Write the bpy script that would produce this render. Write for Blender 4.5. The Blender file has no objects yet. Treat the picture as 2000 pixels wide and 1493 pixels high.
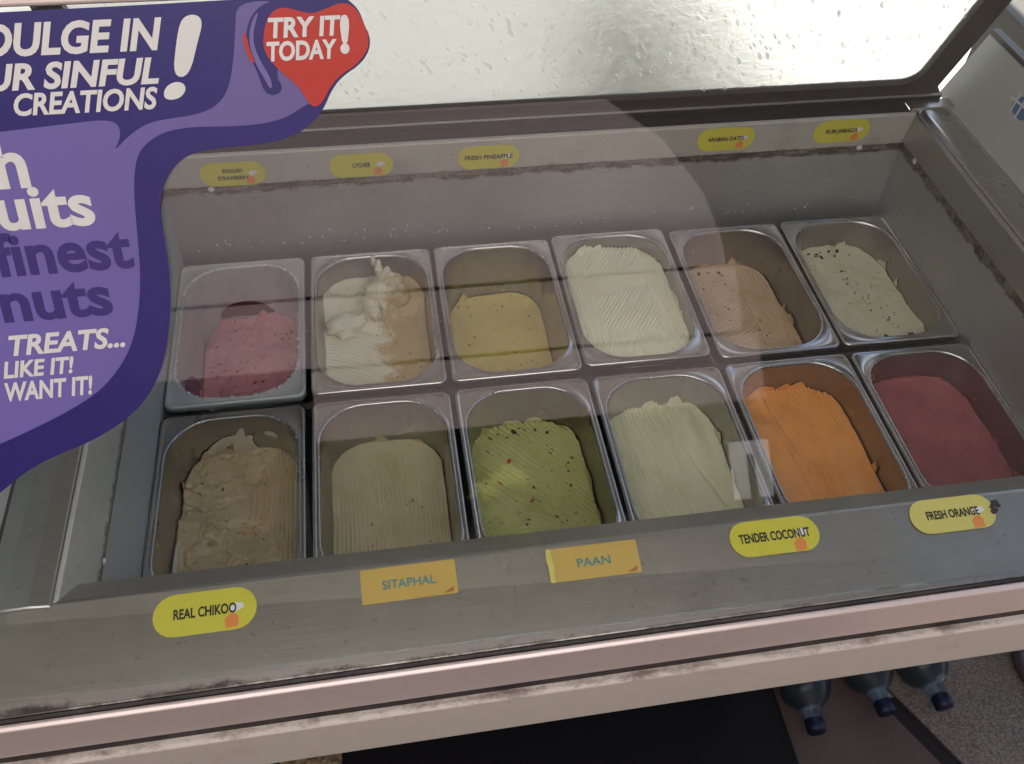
import bpy, bmesh, math, random
import numpy as np
from mathutils import Vector, Matrix
from mathutils.geometry import tessellate_polygon
random.seed(4); RNG = np.random.RandomState(7)
scene = bpy.context.scene
C = scene.collection

# ---------------------------------------------------------------- camera
cd = bpy.data.cameras.new('camera'); cam = bpy.data.objects.new('camera', cd); C.objects.link(cam)
R = ((0.98788, 0.09232, -0.12479), (-0.15173, 0.74401, -0.65072), (0.03277, 0.66176, 0.74900))
cam.matrix_world = Matrix.Translation((0.2685, -0.7047, 0.8089)) @ Matrix(R).to_4x4()
cd.sensor_width = 36.0; cd.sensor_fit = 'HORIZONTAL'; cd.lens = 31.92; cd.clip_start = 0.02; cd.clip_end = 400
scene.camera = cam
# ---------------------------------------------------------------- world, sun, exposure
SUN_EL, SUN_AZ = 50, 14
w = bpy.data.worlds.new('World'); scene.world = w; w.use_nodes = True
nt = w.node_tree; bg = nt.nodes['Background']
sky = nt.nodes.new('ShaderNodeTexSky'); sky.sky_type = 'NISHITA'; sky.sun_disc = False
sky.sun_elevation = math.radians(SUN_EL); sky.sun_rotation = math.radians(SUN_AZ)
nt.links.new(sky.outputs[0], bg.inputs[0]); bg.inputs[1].default_value = 0.075
sd = bpy.data.lights.new('sun', 'SUN'); sd.energy = 4.6; sd.angle = math.radians(0.5); sd.color = (1, .945, .87)
sun = bpy.data.objects.new('sun', sd); C.objects.link(sun)
sv = Vector((math.sin(math.radians(SUN_AZ)) * math.cos(math.radians(SUN_EL)),
             math.cos(math.radians(SUN_AZ)) * math.cos(math.radians(SUN_EL)), math.sin(math.radians(SUN_EL))))
sun.rotation_euler = sv.to_track_quat('Z', 'Y').to_euler()
scene.view_settings.view_transform = 'Standard'; scene.view_settings.look = 'None'
scene.view_settings.exposure = 1.45; scene.view_settings.gamma = 1
scene.cycles.max_bounces = 12; scene.cycles.transparent_max_bounces = 16
scene.cycles.glossy_bounces = 6; scene.cycles.diffuse_bounces = 5; scene.cycles.transmission_bounces = 8

# ---------------------------------------------------------------- materials
class N:
    def __init__(s, name):
        s.m = bpy.data.materials.new(name); s.m.use_nodes = True
        s.t = s.m.node_tree; s.p = s.t.nodes['Principled BSDF']; s.out = s.t.nodes['Material Output']
    def n(s, typ, **k):
        x = s.t.nodes.new(typ)
        for a, b in k.items():
            if a.startswith('i_'): x.inputs[a[2:].replace('_', ' ')].default_value = b
            else: setattr(x, a, b)
        return x
    def l(s, a, b): s.t.links.new(a, b)
    def set(s, **k):
        for a, b in k.items(): s.p.inputs[a.replace('_', ' ')].default_value = b
    def coord(s, scale=(1, 1, 1), rot=(0, 0, 0)):
        c = s.n('ShaderNodeTexCoord'); m = s.n('ShaderNodeMapping'); s.l(c.outputs['Object'], m.inputs[0])
        m.inputs['Scale'].default_value = scale; m.inputs['Rotation'].default_value = rot
        return m.outputs[0]
    def noise(s, vec, scale, detail=4, rough=.55, dist=0):
        x = s.n('ShaderNodeTexNoise'); s.l(vec, x.inputs['Vector'])
        x.inputs['Scale'].default_value = scale; x.inputs['Detail'].default_value = detail
        x.inputs['Roughness'].default_value = rough; x.inputs['Distortion'].default_value = dist
        return x.outputs[0]
    def ramp(s, fac, *stops):
        x = s.n('ShaderNodeValToRGB'); s.l(fac, x.inputs[0]); e = x.color_ramp.elements
        while len(e) < len(stops): e.new(.5)
        for i, (p, c) in enumerate(stops):
            e[i].position = p; e[i].color = (c, c, c, 1) if isinstance(c, (int, float)) else tuple(c) + (1,)
        return x.outputs[0]
    def mix(s, fac, a, b):
        x = s.n('ShaderNodeMix', data_type='RGBA')
        for sock, v in ((x.inputs[0], fac), (x.inputs[6], a), (x.inputs[7], b)):
            if hasattr(v, 'is_output'): s.l(v, sock)
            elif isinstance(v, (int, float)): sock.default_value = v
            else: sock.default_value = tuple(v) + (1,)
        return x.outputs[2]
    def math(s, op, a, b=0.0):
        x = s.n('ShaderNodeMath', operation=op)
        for i, v in enumerate((a, b)):
            if hasattr(v, 'is_output'): s.l(v, x.inputs[i])
            else: x.inputs[i].default_value = v
        return x.outputs[0]
    def bump(s, h, strength=.3, dist=.001, normal=None):
        x = s.n('ShaderNodeBump'); s.l(h, x.inputs['Height'])
        x.inputs['Strength'].default_value = strength; x.inputs['Distance'].default_value = dist
        if normal: s.l(normal, x.inputs['Normal'])
        s.l(x.outputs[0], s.p.inputs['Normal']); return x.outputs[0]

def steel(name, base=(.60, .585, .56), rough=.32, streak=(1, 60, 60), grime=.25, frost=0.0, specks=.6):
    a = N(name); a.set(Metallic=1.0)
    v = a.coord(); vs = a.coord(scale=streak)
    blot = a.noise(v, 9, 5, .6); fine = a.noise(vs, 14, 3, .6); small = a.noise(v, 160, 3, .6)
    col = a.mix(a.ramp(blot, (.35, 0.0), (.75, 1.0)), base, tuple(c * (1 - grime) for c in base))
    col = a.mix(a.ramp(fine, (.35, .35), (.65, 0)), col, tuple(c * .72 for c in base))
    col = a.mix(a.ramp(small, (.62, 0), (.72, specks)), col, tuple(c * .55 for c in base))
    rr = a.math('ADD', a.math('MULTIPLY', blot, .22), rough - .11)
    rr = a.math('ADD', rr, a.math('MULTIPLY', fine, .10))
    if frost:
        fm = a.ramp(a.noise(v, 26, 6, .65), (.5 - .25 * frost, 0), (.62 - .12 * frost, 1))
        col = a.mix(fm, col, (.74, .75, .78)); rr = a.math('ADD', rr, a.math('MULTIPLY', fm, .3))
        a.l(a.math('SUBTRACT', 1.0, a.math('MULTIPLY', fm, .85)), a.p.inputs['Metallic'])
    a.l(col, a.p.inputs['Base Color']); a.l(rr, a.p.inputs['Roughness'])
    a.bump(a.math('ADD', fine, a.math('MULTIPLY', small, .4)), .12, .0006)
    return a.m

def paint(name, col, rough=.5, grime=.2, gcol=(.12, .08, .05), scale=14, lo=.55, hi=.8, bump=.15, spec=.5, metallic=0):
    a = N(name); v = a.coord(); n1 = a.noise(v, scale, 6, .62); n2 = a.noise(v, scale * 12, 3, .6)
    c = a.mix(a.ramp(n1, (lo, 0), (hi, grime)), col, gcol)
    c = a.mix(a.ramp(n2, (.64, 0), (.72, grime)), c, gcol)
    a.l(c, a.p.inputs['Base Color']); a.set(Roughness=rough, Metallic=metallic)
    a.p.inputs['Specular IOR Level'].default_value = spec
    a.bump(n2, bump, .0006); return a.m

def grime_mat(name, base, dirt, lo, hi, scale=60, rough=.6, metallic=.6, stretch=(.35, 1, 1)):
    a = N(name); v = a.coord(scale=stretch); n1 = a.noise(v, scale, 6, .7)
    n2 = a.noise(a.coord(), 240, 2, .6)
    f = a.ramp(a.math('ADD', a.math('MULTIPLY', n1, .75), a.math('MULTIPLY', n2, .25)), (lo, 0), (hi, 1))
    a.l(a.mix(f, base, dirt), a.p.inputs['Base Color']); a.set(Roughness=rough)
    a.l(a.math('MULTIPLY', a.math('SUBTRACT', 1.0, f), metallic), a.p.inputs['Metallic'])
    a.bump(n1, .5, .001); return a.m

def ice(name, col, col2, spots=None, lo=.45, hi=.7, rough=.55, sc=22, spot_lo=.66):
    a = N(name); v = a.coord(); n1 = a.noise(v, sc, 5, .6); n2 = a.noise(v, 420, 3, .7)
    c = a.mix(a.ramp(n1, (lo, 0), (hi, 1)), col, col2)
    if spots: c = a.mix(a.ramp(a.noise(v, 130, 2, .5), (spot_lo, 0), (spot_lo + .05, .8)), c, spots)
    a.l(c, a.p.inputs['Base Color']); a.l(a.ramp(n1, (.3, .26), (.7, .50)), a.p.inputs['Roughness'])
    a.p.inputs['Specular IOR Level'].default_value = .5
    a.p.inputs['Subsurface Weight'].default_value = .12
    a.p.inputs['Subsurface Radius'].default_value = (.006, .004, .003)
    a.p.inputs['Subsurface Scale'].default_value = .6
    a.bump(a.math('ADD', n2, a.math('MULTIPLY', a.noise(v, 90, 4, .6), .8)), .35, .0008); return a.m

def thin_glass(name, tint=(.97, .985, .97), extra=0.0):
    a = N(name); a.t.nodes.remove(a.p)
    tr = a.n('ShaderNodeBsdfTransparent'); tr.inputs[0].default_value = tuple(tint) + (1,)
    gl = a.n('ShaderNodeBsdfGlossy'); gl.inputs['Roughness'].default_value = 0.012
    g = a.n('ShaderNodeNewGeometry'); dt = a.n('ShaderNodeVectorMath', operation='DOT_PRODUCT')
    a.l(g.outputs['Incoming'], dt.inputs[0]); a.l(g.outputs['Normal'], dt.inputs[1])
    c = a.math('SUBTRACT', 1.0, a.math('ABSOLUTE', dt.outputs['Value']))       # Schlick, the same from both sides
    fr = a.math('ADD', .043, a.math('MULTIPLY', a.math('POWER', c, 5.0), .957))
    m = a.n('ShaderNodeMixShader'); a.l(fr, m.inputs[0]); a.l(tr.outputs[0], m.inputs[1]); a.l(gl.outputs[0], m.inputs[2])
    a.l(m.outputs[0], a.out.inputs[0]); return a.m

def flat(name, col, rough=.45, spec=.4):
    a = N(name); a.set(Base_Color=tuple(col) + (1,), Roughness=rough)
    a.p.inputs['Specular IOR Level'].default_value = spec
    v = a.coord(); n2 = a.noise(v, 300, 2, .6); n1 = a.noise(v, 25, 4, .6)
    a.l(a.mix(a.ramp(n1, (.5, 0), (.85, .22)), col, tuple(c * .6 for c in col)), a.p.inputs['Base Color'])
    a.bump(a.math('ADD', n2, a.math('MULTIPLY', n1, 3.0)), .10, .0008); return a.m

M = {}
M['steel'] = steel('stainless_steel', rough=.34)
M['shelf'] = steel('shelf_steel', base=(.385, .355, .315), rough=.36, grime=.3)
M['top'] = steel('top_sheet_steel', base=(.58, .565, .53), rough=.25)
M['pan'] = steel('pan_steel', base=(.62, .61, .60), rough=.16, streak=(1, 1, 1), grime=.15, specks=0)
M['basin'] = steel('basin_steel', base=(.40, .395, .39), rough=.27, streak=(1, 1, 1), grime=.25, specks=0)
M['pan_frost'] = paint('frosted_pan_steel', (.56, .56, .58), rough=.45, grime=.45, gcol=(.32, .31, .33), scale=30, metallic=.45, bump=.5)
M['pan_smear'] = steel('smeared_pan_steel', base=(.46, .46, .465), rough=.24, streak=(1, 1, 1), specks=0)
M['bin'] = steel('cold_bin_steel', base=(.62, .62, .615), rough=.58, grime=.12)
M['bin_left'] = paint('bluish_bin_steel', (.52, .57, .59), rough=.5, grime=.25, gcol=(.3, .34, .36), metallic=.5)  # blue-grey tone for the left bin wall
M['ledge'] = paint('pale_ledge_strip', (.55, .53, .475), rough=.34, grime=.35, metallic=.35)
M['flange'] = grime_mat('grimy_flange', (.30, .26, .21), (.045, .03, .018), .40, .56)
M['seam'] = grime_mat('dark_seam_grime', (.05, .035, .03), (.01, .008, .006), .4, .6, metallic=0)
M['pink'] = paint('pinkish_trim', (.70, .58, .535), rough=.3, grime=.25, gcol=(.3, .2, .16), metallic=.3, lo=.6)
M['white_rail'] = paint('cream_rail', (.58, .52, .45), rough=.5, grime=.3, gcol=(.25, .16, .1), lo=.6)
M['frame'] = paint('brown_grey_frame', (.085, .07, .062), rough=.38, grime=.5, gcol=(.05, .035, .03), metallic=.5)
M['frame_dark'] = flat('black_rubber', (.018, .014, .015), .5)
M['frame_edge'] = paint('frame_edge', (.42, .40, .37), rough=.35, metallic=.6)
M['side'] = paint('pale_grey_side_sheet', (.56, .57, .53), rough=.42, grime=.3, gcol=(.3, .26, .2))
M['body'] = paint('dark_body_and_gap_shade', (.03, .028, .027), rough=.6)
M['glass'] = thin_glass('clear_glass')
M['screw'] = flat('screw_zinc', (.7, .7, .68), .3)

def edge_dirt(mat, axis, start, end, col=(.045, .028, .02), amount=1.0):
    """grime caught along one edge of a piece: fades in between start and end on one axis, broken up by noise"""
    a = N.__new__(N); a.m = mat; a.t = mat.node_tree; a.p = a.t.nodes['Principled BSDF']
    old = a.p.inputs['Base Color'].links[0].from_socket; v = a.coord(scale=(.5, 1, 1))
    c = a.n('ShaderNodeTexCoord'); sx = a.n('ShaderNodeSeparateXYZ'); a.l(c.outputs['Object'], sx.inputs[0])
    mr = a.n('ShaderNodeMapRange'); a.l(sx.outputs[axis], mr.inputs[0]); mr.inputs[1].default_value = start; mr.inputs[2].default_value = end
    f = a.math('ADD', a.math('MULTIPLY', mr.outputs[0], .50), a.math('MULTIPLY', a.noise(v, 55, 6, .75), .9))
    f = a.ramp(f, (.72, 0), (.90, amount)); a.l(a.mix(f, old, col), a.p.inputs['Base Color'])
edge_dirt(M['shelf'], 1, -.383, -.400, (.05, .035, .028), .85)
edge_dirt(M['white_rail'], 2, .069, .082, (.12, .065, .045), .8)
edge_dirt(M['ledge'], 2, .116, .106, (.12, .09, .055), .7)
edge_dirt(M['bin'], 2, .085, .100, (.08, .055, .035), .9)
# ---------------------------------------------------------------- object helpers
def empty(name, loc=(0, 0, 0), rz=0):
    o = bpy.data.objects.new(name, None); C.objects.link(o); o.location = loc; o.rotation_euler.z = rz
    o.empty_display_size = .02; return o
def tag(o, label=None, cat=None, group=None, kind=None):
    if label: o['label'] = label
    if cat: o['category'] = cat
    if group: o['group'] = group
    if kind: o['kind'] = kind
    return o
def mesh_obj(name, verts, faces, mat, parent=None, smooth=False, bevel=0):
    me = bpy.data.meshes.new(name); me.from_pydata([tuple(v) for v in verts], [], faces); me.update()
    o = bpy.data.objects.new(name, me); C.objects.link(o)
    if mat: me.materials.append(mat)
    if smooth: me.shade_smooth()
    if parent: o.parent = parent
    if bevel:
        b = o.modifiers.new('b', 'BEVEL'); b.width = bevel; b.segments = 2; b.limit_method = 'ANGLE'; b.harden_normals = False
    return o
def box(name, lo, hi, mat, parent=None, bevel=.0008):
    x0, y0, z0 = lo; x1, y1, z1 = hi
    v = [(x0, y0, z0), (x1, y0, z0), (x1, y1, z0), (x0, y1, z0), (x0, y0, z1), (x1, y0, z1), (x1, y1, z1), (x0, y1, z1)]
    f = [(0, 3, 2, 1), (4, 5, 6, 7), (0, 1, 5, 4), (1, 2, 6, 5), (2, 3, 7, 6), (3, 0, 4, 7)]
    return mesh_obj(name, v, f, mat, parent, bevel=bevel)
def prism_x(name, prof, x0, x1, mat, parent=None, bevel=0, x0s=None, x1s=None):
    """profile in (y,z) swept along x; optional per-point x for mitres"""
    n = len(prof)
    v = [((x0s[i] if x0s else x0), p[0], p[1]) for i, p in enumerate(prof)] + [((x1s[i] if x1s else x1), p[0], p[1]) for i, p in enumerate(prof)]
    f = [tuple(range(n)), tuple(range(2 * n - 1, n - 1, -1))] + [(i, i + n, (i + 1) % n + n, (i + 1) % n) for i in range(n)]
    o = mesh_obj(name, v, f, mat, parent, bevel=bevel); fixn(o); return o
def prism_y(name, prof, y0s, y1s, mat, parent=None, bevel=0):
    """profile in (x,z) swept along y"""
    n = len(prof)
    if not hasattr(y0s, '__len__'): y0s = [y0s] * n
    if not hasattr(y1s, '__len__'): y1s = [y1s] * n
    v = [(p[0], y0s[i], p[1]) for i, p in enumerate(prof)] + [(p[0], y1s[i], p[1]) for i, p in enumerate(prof)]
    f = [tuple(range(n)), tuple(range(2 * n - 1, n - 1, -1))] + [(i, i + n, (i + 1) % n + n, (i + 1) % n) for i in range(n)]
    o = mesh_obj(name, v, f, mat, parent, bevel=bevel); fixn(o); return o
def fixn(o):
    bm = bmesh.new(); bm.from_mesh(o.data); bmesh.ops.recalc_face_normals(bm, faces=bm.faces); bm.to_mesh(o.data); bm.free()
def smooth_poly(pts, n=3):
    for _ in range(n):
        q = []
        for i in range(len(pts)):
            a, b = pts[i], pts[(i + 1) % len(pts)]
            q += [(a[0] * .75 + b[0] * .25, a[1] * .75 + b[1] * .25), (a[0] * .25 + b[0] * .75, a[1] * .25 + b[1] * .75)]
        pts = q
    return pts
def plate(name, pts, th, mat, frame, off=0.0, parent=None):
    """outline pts (s,t) on plane frame=(origin,U,V,Nrm), thickness th, lifted by off"""
    o0, U, V, Nn = frame; n = len(pts)
    bot = [o0 + U * s + V * t + Nn * off for s, t in pts]; top = [p + Nn * th for p in bot]
    bm = bmesh.new(); bv = [bm.verts.new(p) for p in bot]; tv = [bm.verts.new(p) for p in top]
    for tri in tessellate_polygon([[Vector((s, t, 0)) for s, t in pts]]):
        for vs in (bv, tv):
            try: bm.faces.new([vs[i] for i in tri])
            except ValueError: pass
    for i in range(n): bm.faces.new((bv[i], bv[(i + 1) % n], tv[(i + 1) % n], tv[i]))
    bmesh.ops.recalc_face_normals(bm, faces=bm.faces)
    me = bpy.data.meshes.new(name); bm.to_mesh(me); bm.free()
    o = bpy.data.objects.new(name, me); C.objects.link(o); me.materials.append(mat)
    if parent: o.parent = parent
    return o
def text(name, s, frame, x0, x1, base, cap, mat, off, parent=None, shear=0.0, bold=0.02, th=.0002, align='L'):
    """text fitted between x0..x1 with capital height cap on the plane frame"""
    cu = bpy.data.curves.new(name, 'FONT'); cu.body = s; cu.size = 1; cu.shear = shear; cu.offset = bold; cu.resolution_u = 4; cu.extrude = .001
    to = bpy.data.objects.new(name, cu); C.objects.link(to); bpy.context.view_layer.update()
    me = bpy.data.meshes.new_from_object(to.evaluated_get(bpy.context.evaluated_depsgraph_get()))
    bpy.data.objects.remove(to)
    co = np.array([v.co for v in me.vertices]); mn, mx = co.min(0), co.max(0)
    sx = (x1 - x0) / (mx[0] - mn[0]); sy = cap / .73
    o0, U, V, Nn = frame
    for v in me.vertices:
        a = (v.co.x - mn[0]) * sx + x0; b = v.co.y * sy + base
        v.co = o0 + U * a + V * b + Nn * (off + (th if v.co.z > 0 else 0))
    o = bpy.data.objects.new(name, me); C.objects.link(o); me.materials.clear(); me.materials.append(mat)
    if parent: o.parent = parent
    return o
def rr(hx, hy, r, z, cx=0, cy=0, seg=10):
    P = []
    for k, (sx, sy) in enumerate(((1, 1), (-1, 1), (-1, -1), (1, -1))):
        for i in range(seg + 1):
            a = math.pi / 2 * (k + i / seg)
            P.append((cx + sx * (hx - r) + r * math.cos(a), cy + sy * (hy - r) + r * math.sin(a), z))
    return P
def loft(name, rings, mat, parent=None, cap0=False, cap1=False, smooth=True):
    n = len(rings[0]); v = [p for r in rings for p in r]; f = []
    for k in range(len(rings) - 1):
        for i in range(n):
            j = (i + 1) % n; f.append((k * n + i, k * n + j, (k + 1) * n + j, (k + 1) * n + i))
    if cap0: f.append(tuple(range(n)))
    if cap1: f.append(tuple(range((len(rings) - 1) * n, len(rings) * n))[::-1])
    o = mesh_obj(name, v, f, mat, parent, smooth=smooth); fixn(o); return o

# ---------------------------------------------------------------- setting: ground
def ground():
    a = N('pale_concrete'); v = a.coord(); n1 = a.noise(v, 1.3, 5, .6); n2 = a.noise(v, 40, 4, .6)
    c = a.mix(n1, (.80, .79, .76), (.66, .65, .61)); c = a.mix(a.ramp(n2, (.5, 0), (.8, .4)), c, (.2, .19, .16))
    a.l(c, a.p.inputs['Base Color']); a.set(Roughness=.85); a.bump(n2, .3, .004)
    g = mesh_obj('ground', [(-60, -60, -.81), (60, -60, -.81), (60, 60, -.81), (-60, 60, -.81)], [(0, 1, 2, 3)], a.m)
    tag(g, kind='structure')
    b = N('speckled_floor'); v = b.coord(); n1 = b.noise(v, 260, 2, .7); n2 = b.noise(v, 3, 4, .6)
    vo = b.n('ShaderNodeTexVoronoi'); b.l(v, vo.inputs['Vector']); vo.inputs['Scale'].default_value = 190
    c = b.mix(b.ramp(n1, (.4, 0), (.62, 1)), (.10, .078, .06), (.24, .20, .16))
    c = b.mix(b.ramp(vo.outputs['Color'], (.1, .8), (.25, 0)), c, (.09, .06, .05))
    c = b.mix(b.ramp(n2, (.45, 0), (.7, .45)), c, (.24, .18, .14))
    b.l(c, b.p.inputs['Base Color']); b.set(Roughness=.6); b.bump(n1, .3, .0015)
    d = N('brown_floor'); v = d.coord(); n1 = d.noise(v, 120, 4, .7); n2 = d.noise(v, 5, 4, .6)
    c = d.mix(n1, (.055, .035, .028), (.11, .075, .06)); d.l(c, d.p.inputs['Base Color']); d.set(Roughness=.7); d.bump(n1, .3, .002)
    q = paint('dark_ground', (.05, .047, .044), .85, .3, (.02, .02, .02), 6)
    rd = mesh_obj('dark_ground_sheet', [(-30, -2.31, -.803), (-30, -30, -.803), (30, -30, -.803), (30, -2.31, -.803)], [(0, 1, 2, 3)], q); tag(rd, kind='structure')  # unseen dark sheet, added so sunlit ground doesn't veil the glass
    # floor in two tones, split along a dark diagonal strip
    for nm, pts, m in (('floor_slab', [(1.118, -.155), (1.25, -.42), (2.4, -2.3), (3.2, -2.3), (3.2, .9), (1.06, .9), (1.02, .05)], b.m),
                       ('floor_slab', [(-1.2, -2.3), (2.35, -2.3), (1.215, -.42), (1.085, -.165), (1.0, .05), (1.04, .9), (-1.2, .9)], d.m)):
        n = len(pts); vv = [(x, y, -.806) for x, y in pts] + [(x, y, -.795) for x, y in pts]
        s = mesh_obj(nm, vv, [tuple(range(n)), tuple(range(n, 2 * n))] + [(i, (i + 1) % n, (i + 1) % n + n, i + n) for i in range(n)], m)
        fixn(s); tag(s, kind='structure')
    j = mesh_obj('floor_strip', [(1.07, -.17, -.800), (1.14, -.15, -.800), (1.27, -.42, -.800), (2.42, -2.3, -.800), (2.33, -2.3, -.800), (1.20, -.42, -.800)], [(0, 5, 2, 1), (5, 4, 3, 2)], flat('dark_strip', (.012, .009, .008), .8)); tag(j, kind='structure')
    mat = flat('black_rubber_mat', (.006, .005, .006), .75, .2)
    o = box('rubber_mat', (-.9, -1.6, -.794), (.892, .3, -.778), mat, bevel=.004)
    tag(o, 'flat black rubber mat on the floor in front of the cart', 'floor mat')
ground()

# ---------------------------------------------------------------- cart
cart = empty('ice_cream_cart', (.5, 0, -.79))
cart.location = (0, 0, 0)
tag(cart, 'steel ice cream cart with sloping front glass over a cold bin of twelve pans', 'ice cream cart')
XL, XR, YB, YF = 0.000, .987, .2745, -.272
# inner bin walls
box('bin_back_wall', (XL - .006, YB, -.16), (XR + .006, YB + .006, .098), M['bin'], cart)
box('bin_front_wall', (XL - .006, YF - .022, -.16), (XR + .006, YF - .016, .098), M['bin'], cart)
box('bin_left_wall', (XL - .006, YF - .016, -.16), (XL, YB, .098), M['bin_left'], cart)
box('bin_right_wall', (XR, YF - .016, -.16), (XR + .006, YB, .098), M['bin'], cart)
box('bin_floor', (XL - .006, YF - .016, -.17), (XR + .006, YB, -.161), M['body'], cart)  # steel floor coloured dark so the gaps between pans look shaded
# narrow steel bearer between the two pan rows, coloured dark for the shade in the gaps
box('pan_bearer', (XL, -.004, -.03), (XR, .0045, -.011), M['body'], cart, bevel=0)
# grimy flange
box('flange', (XL - .002, YB - .0005, .0985), (XR + .002, YB + .006, .1075), M['flange'], cart)
box('flange', (XL - .008, YF - .016, .0985), (XL + .0010, YB - .001, .1045), M['flange'], cart)
box('flange', (XR - .0010, YF - .016, .0985), (XR + .008, YB - .001, .1105), M['flange'], cart)
# pale ledge strips (vertical) with mitred ends
prism_x('ledge_strip', [(YB - .003, .1080), (YB - .0015, .1515), (YB + .004, .1535), (YB + .004, .1080)], 0, 0, M['ledge'], cart, .0012,
        x0s=[.0015, -.004, -.008, -.006], x1s=[XR - .003, XR + .002, XR + .006, XR + .004])
prism_y('ledge_strip', [(XL + .0025, .1050), (XL - .0095, .1515), (XL - .013, .1535), (XL - .013, .1050)], [-.292, -.316, -.319, -.292], [YB - .004, YB - .002, YB, YB - .001], M['ledge'], cart, .001)
prism_y('ledge_strip', [(XR - .0035, .1110), (XR + .0015, .1500), (XR + .007, .1520), (XR + .007, .1110)], [-.295, -.316, -.319, -.295], [YB - .004, YB - .002, YB, YB - .001], M['steel'], cart, .001)
# top sheets left and right
prism_y('top_sheet', [(-.0135, .1534), (-.030, .1555), (-.050, .1545), (-.066, .150), (-.066, .10), (-.0135, .10)], -.322, .318, M['steel'], cart, .002)
prism_y('top_sheet', [(XR + .0075, .1522), (XR + .014, .1555), (XR + .026, .1545), (1.046, .1475), (1.046, .10), (XR + .0075, .10)], -.322, .300, M['top'], cart, .0035)
box('corner_plate', (XR - .002, YB + .0045, .1530), (1.046, .300, .1572), M['steel'], cart, .001)
# front shelf: inner lip, fold, gentle slope
prism_x('front_shelf', [(-.289, .100), (-.2890, .1290), (-.2915, .1325), (-.3160, .1515), (-.3190, .1522), (-.3955, .1355), (-.3955, .10)], -.30, 1.25, M['shelf'], cart, .0012)
for k, (x, r) in enumerate(((.03, .0),)):
    pass
prism_x('grime_seam', [(-.3960, .118), (-.3960, .1352), (-.3985, .1345), (-.3985, .118)], -.30, 1.25, M['seam'], cart)
prism_x('front_trim', [(-.3990, .0880), (-.3990, .1335), (-.4015, .1350), (-.4050, .1335), (-.4055, .0900), (-.4045, .0880)], -.30, 1.25, M['pink'], cart, .0008)
prism_x('grime_seam', [(-.3980, .0780), (-.3980, .0875), (-.4045, .0875), (-.4045, .0780)], -.30, 1.25, M['seam'], cart)
prism_x('front_rail', [(-.3960, .0120), (-.3960, .0775), (-.4090, .0775), (-.4120, .0755), (-.4125, .0140), (-.4110, .0120)], -.30, 1.25, M['white_rail'], cart, .001)
for o in cart.children:
    if o.name.split('.')[0] in ('front_shelf', 'grime_seam', 'front_trim', 'front_rail'):
        for v in o.data.vertices:
            if v.co.y < -.33: v.co.y += .010 * (v.co.x - .35)
# body
box('cart_body', (-.28, -.02, -.74), (.86, .33, -.18), M['body'], cart, .006)
for x, y in ((-.24, .0), (-.24, .30), (.82, .0), (.82, .30)):
    loft('caster', [rr(.022, .014, .010, -.794 + z, x, y, 5) for z in (0, .012, .05)], M['frame_dark'], cart, True, True)
# screws on flange
def screw(p, nrm, r=.0042):
    n = Vector(nrm).normalized(); t = n.orthogonal().normalized(); b = n.cross(t); rings = []
    for rad, h in ((1, 0), (.95, .0008), (.6, .0018), (.15, .0022)):
        rings.append([Vector(p) + (t * math.cos(a) + b * math.sin(a)) * r * rad + n * h for a in [2 * math.pi * i / 12 for i in range(12)]])
    return loft('screw', rings, M['screw'], cart, False, True)
screw((.925, YB - .0005, .1035), (0, -1, 0)); screw((XR - .001, .232, .106), (-1, 0, 0)); screw((.06, YB - .0005, .103), (0, -1, 0)); screw((XL + .001, -.252, .1015), (1, 0, 0), .003)
# hood front glass
UP = Vector((0, .444, .896)).normalized(); NG = Vector((0, -.896, .444)).normalized(); GB = Vector((0, -.392, .137)); UX = Vector((1, 0, 0))
GF = (GB, UX, UP, NG)
def slab(name, frame, s0, s1, t0, t1, n0, n1, mat, parent, bevel=.0006):
    o0, U, V, Nn = frame
    v = [o0 + U * s + V * t + Nn * n for n in (n0, n1) for s, t in ((s0, t0), (s1, t0), (s1, t1), (s0, t1))]
    o = mesh_obj(name, v, [(0, 3, 2, 1), (4, 5, 6, 7), (0, 1, 5, 4), (1, 2, 6, 5), (2, 3, 7, 6), (3, 0, 4, 7)], mat, parent, bevel=bevel)
    fixn(o); return o
slab('front_glass', GF, -.075, 1.06, .004, .4725, -.005, -.001, M['glass'], cart, 0)
# top rail of the hood
slab('hood_top_rail', GF, -.085, 1.07, .4735, .50, -.014, .0, M['pink'], cart, .0015)
# back window, leaning forward
BP = Vector((0, .300, .170)); BU = Vector((0, -.396, .918)).normalized(); BN = Vector((0, -.918, -.396)).normalized()
BF = (BP, UX, BU, BN)
W = empty('back_window'); W.parent = cart
x0w, x1w, t0w, t1w, rw = -.02, .984, .019, .40, .022
def frame_part(name, inner, outer, n0, n1, mat, par):
    o0, U, V, Nn = BF; n = len(inner); P = []
    for ring, nn in ((inner, n0), (inner, n1), (outer, n1), (outer, n0)):
        P.append([o0 + U * s + V * t + Nn * nn for s, t in ring])
    P.append(P[0]); return loft(name, P, mat, par, smooth=False)
def rrect(x0, x1, y0, y1, r, seg=6):
    return [(p[0], p[1]) for p in rr((x1 - x0) / 2, (y1 - y0) / 2, r, 0, (x0 + x1) / 2, (y0 + y1) / 2, seg)]
fo = frame_part('window_frame', rrect(x0w, x1w, t0w, t1w, rw), rrect(x0w - .03, x1w + .036, -.006, t1w + .02, .004), -.010, .002, M['frame'], W)
slab('window_gasket', BF, x0w - .028, x1w + .050, -.0175, -.0065, -.010, .0065, M['frame_dark'], W)
prism_x('back_sill', [(YB + .0045, .10), (YB + .0045, .1525), (.292, .1540), (.345, .1540), (.345, .10)], -.066, XR - .003, M['frame_dark'], cart)
slab('frame_lip', BF, x0w - .026, x1w + .050, -.0062, -.0035, .0022, .0052, M['frame_edge'], W, .0006)
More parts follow.
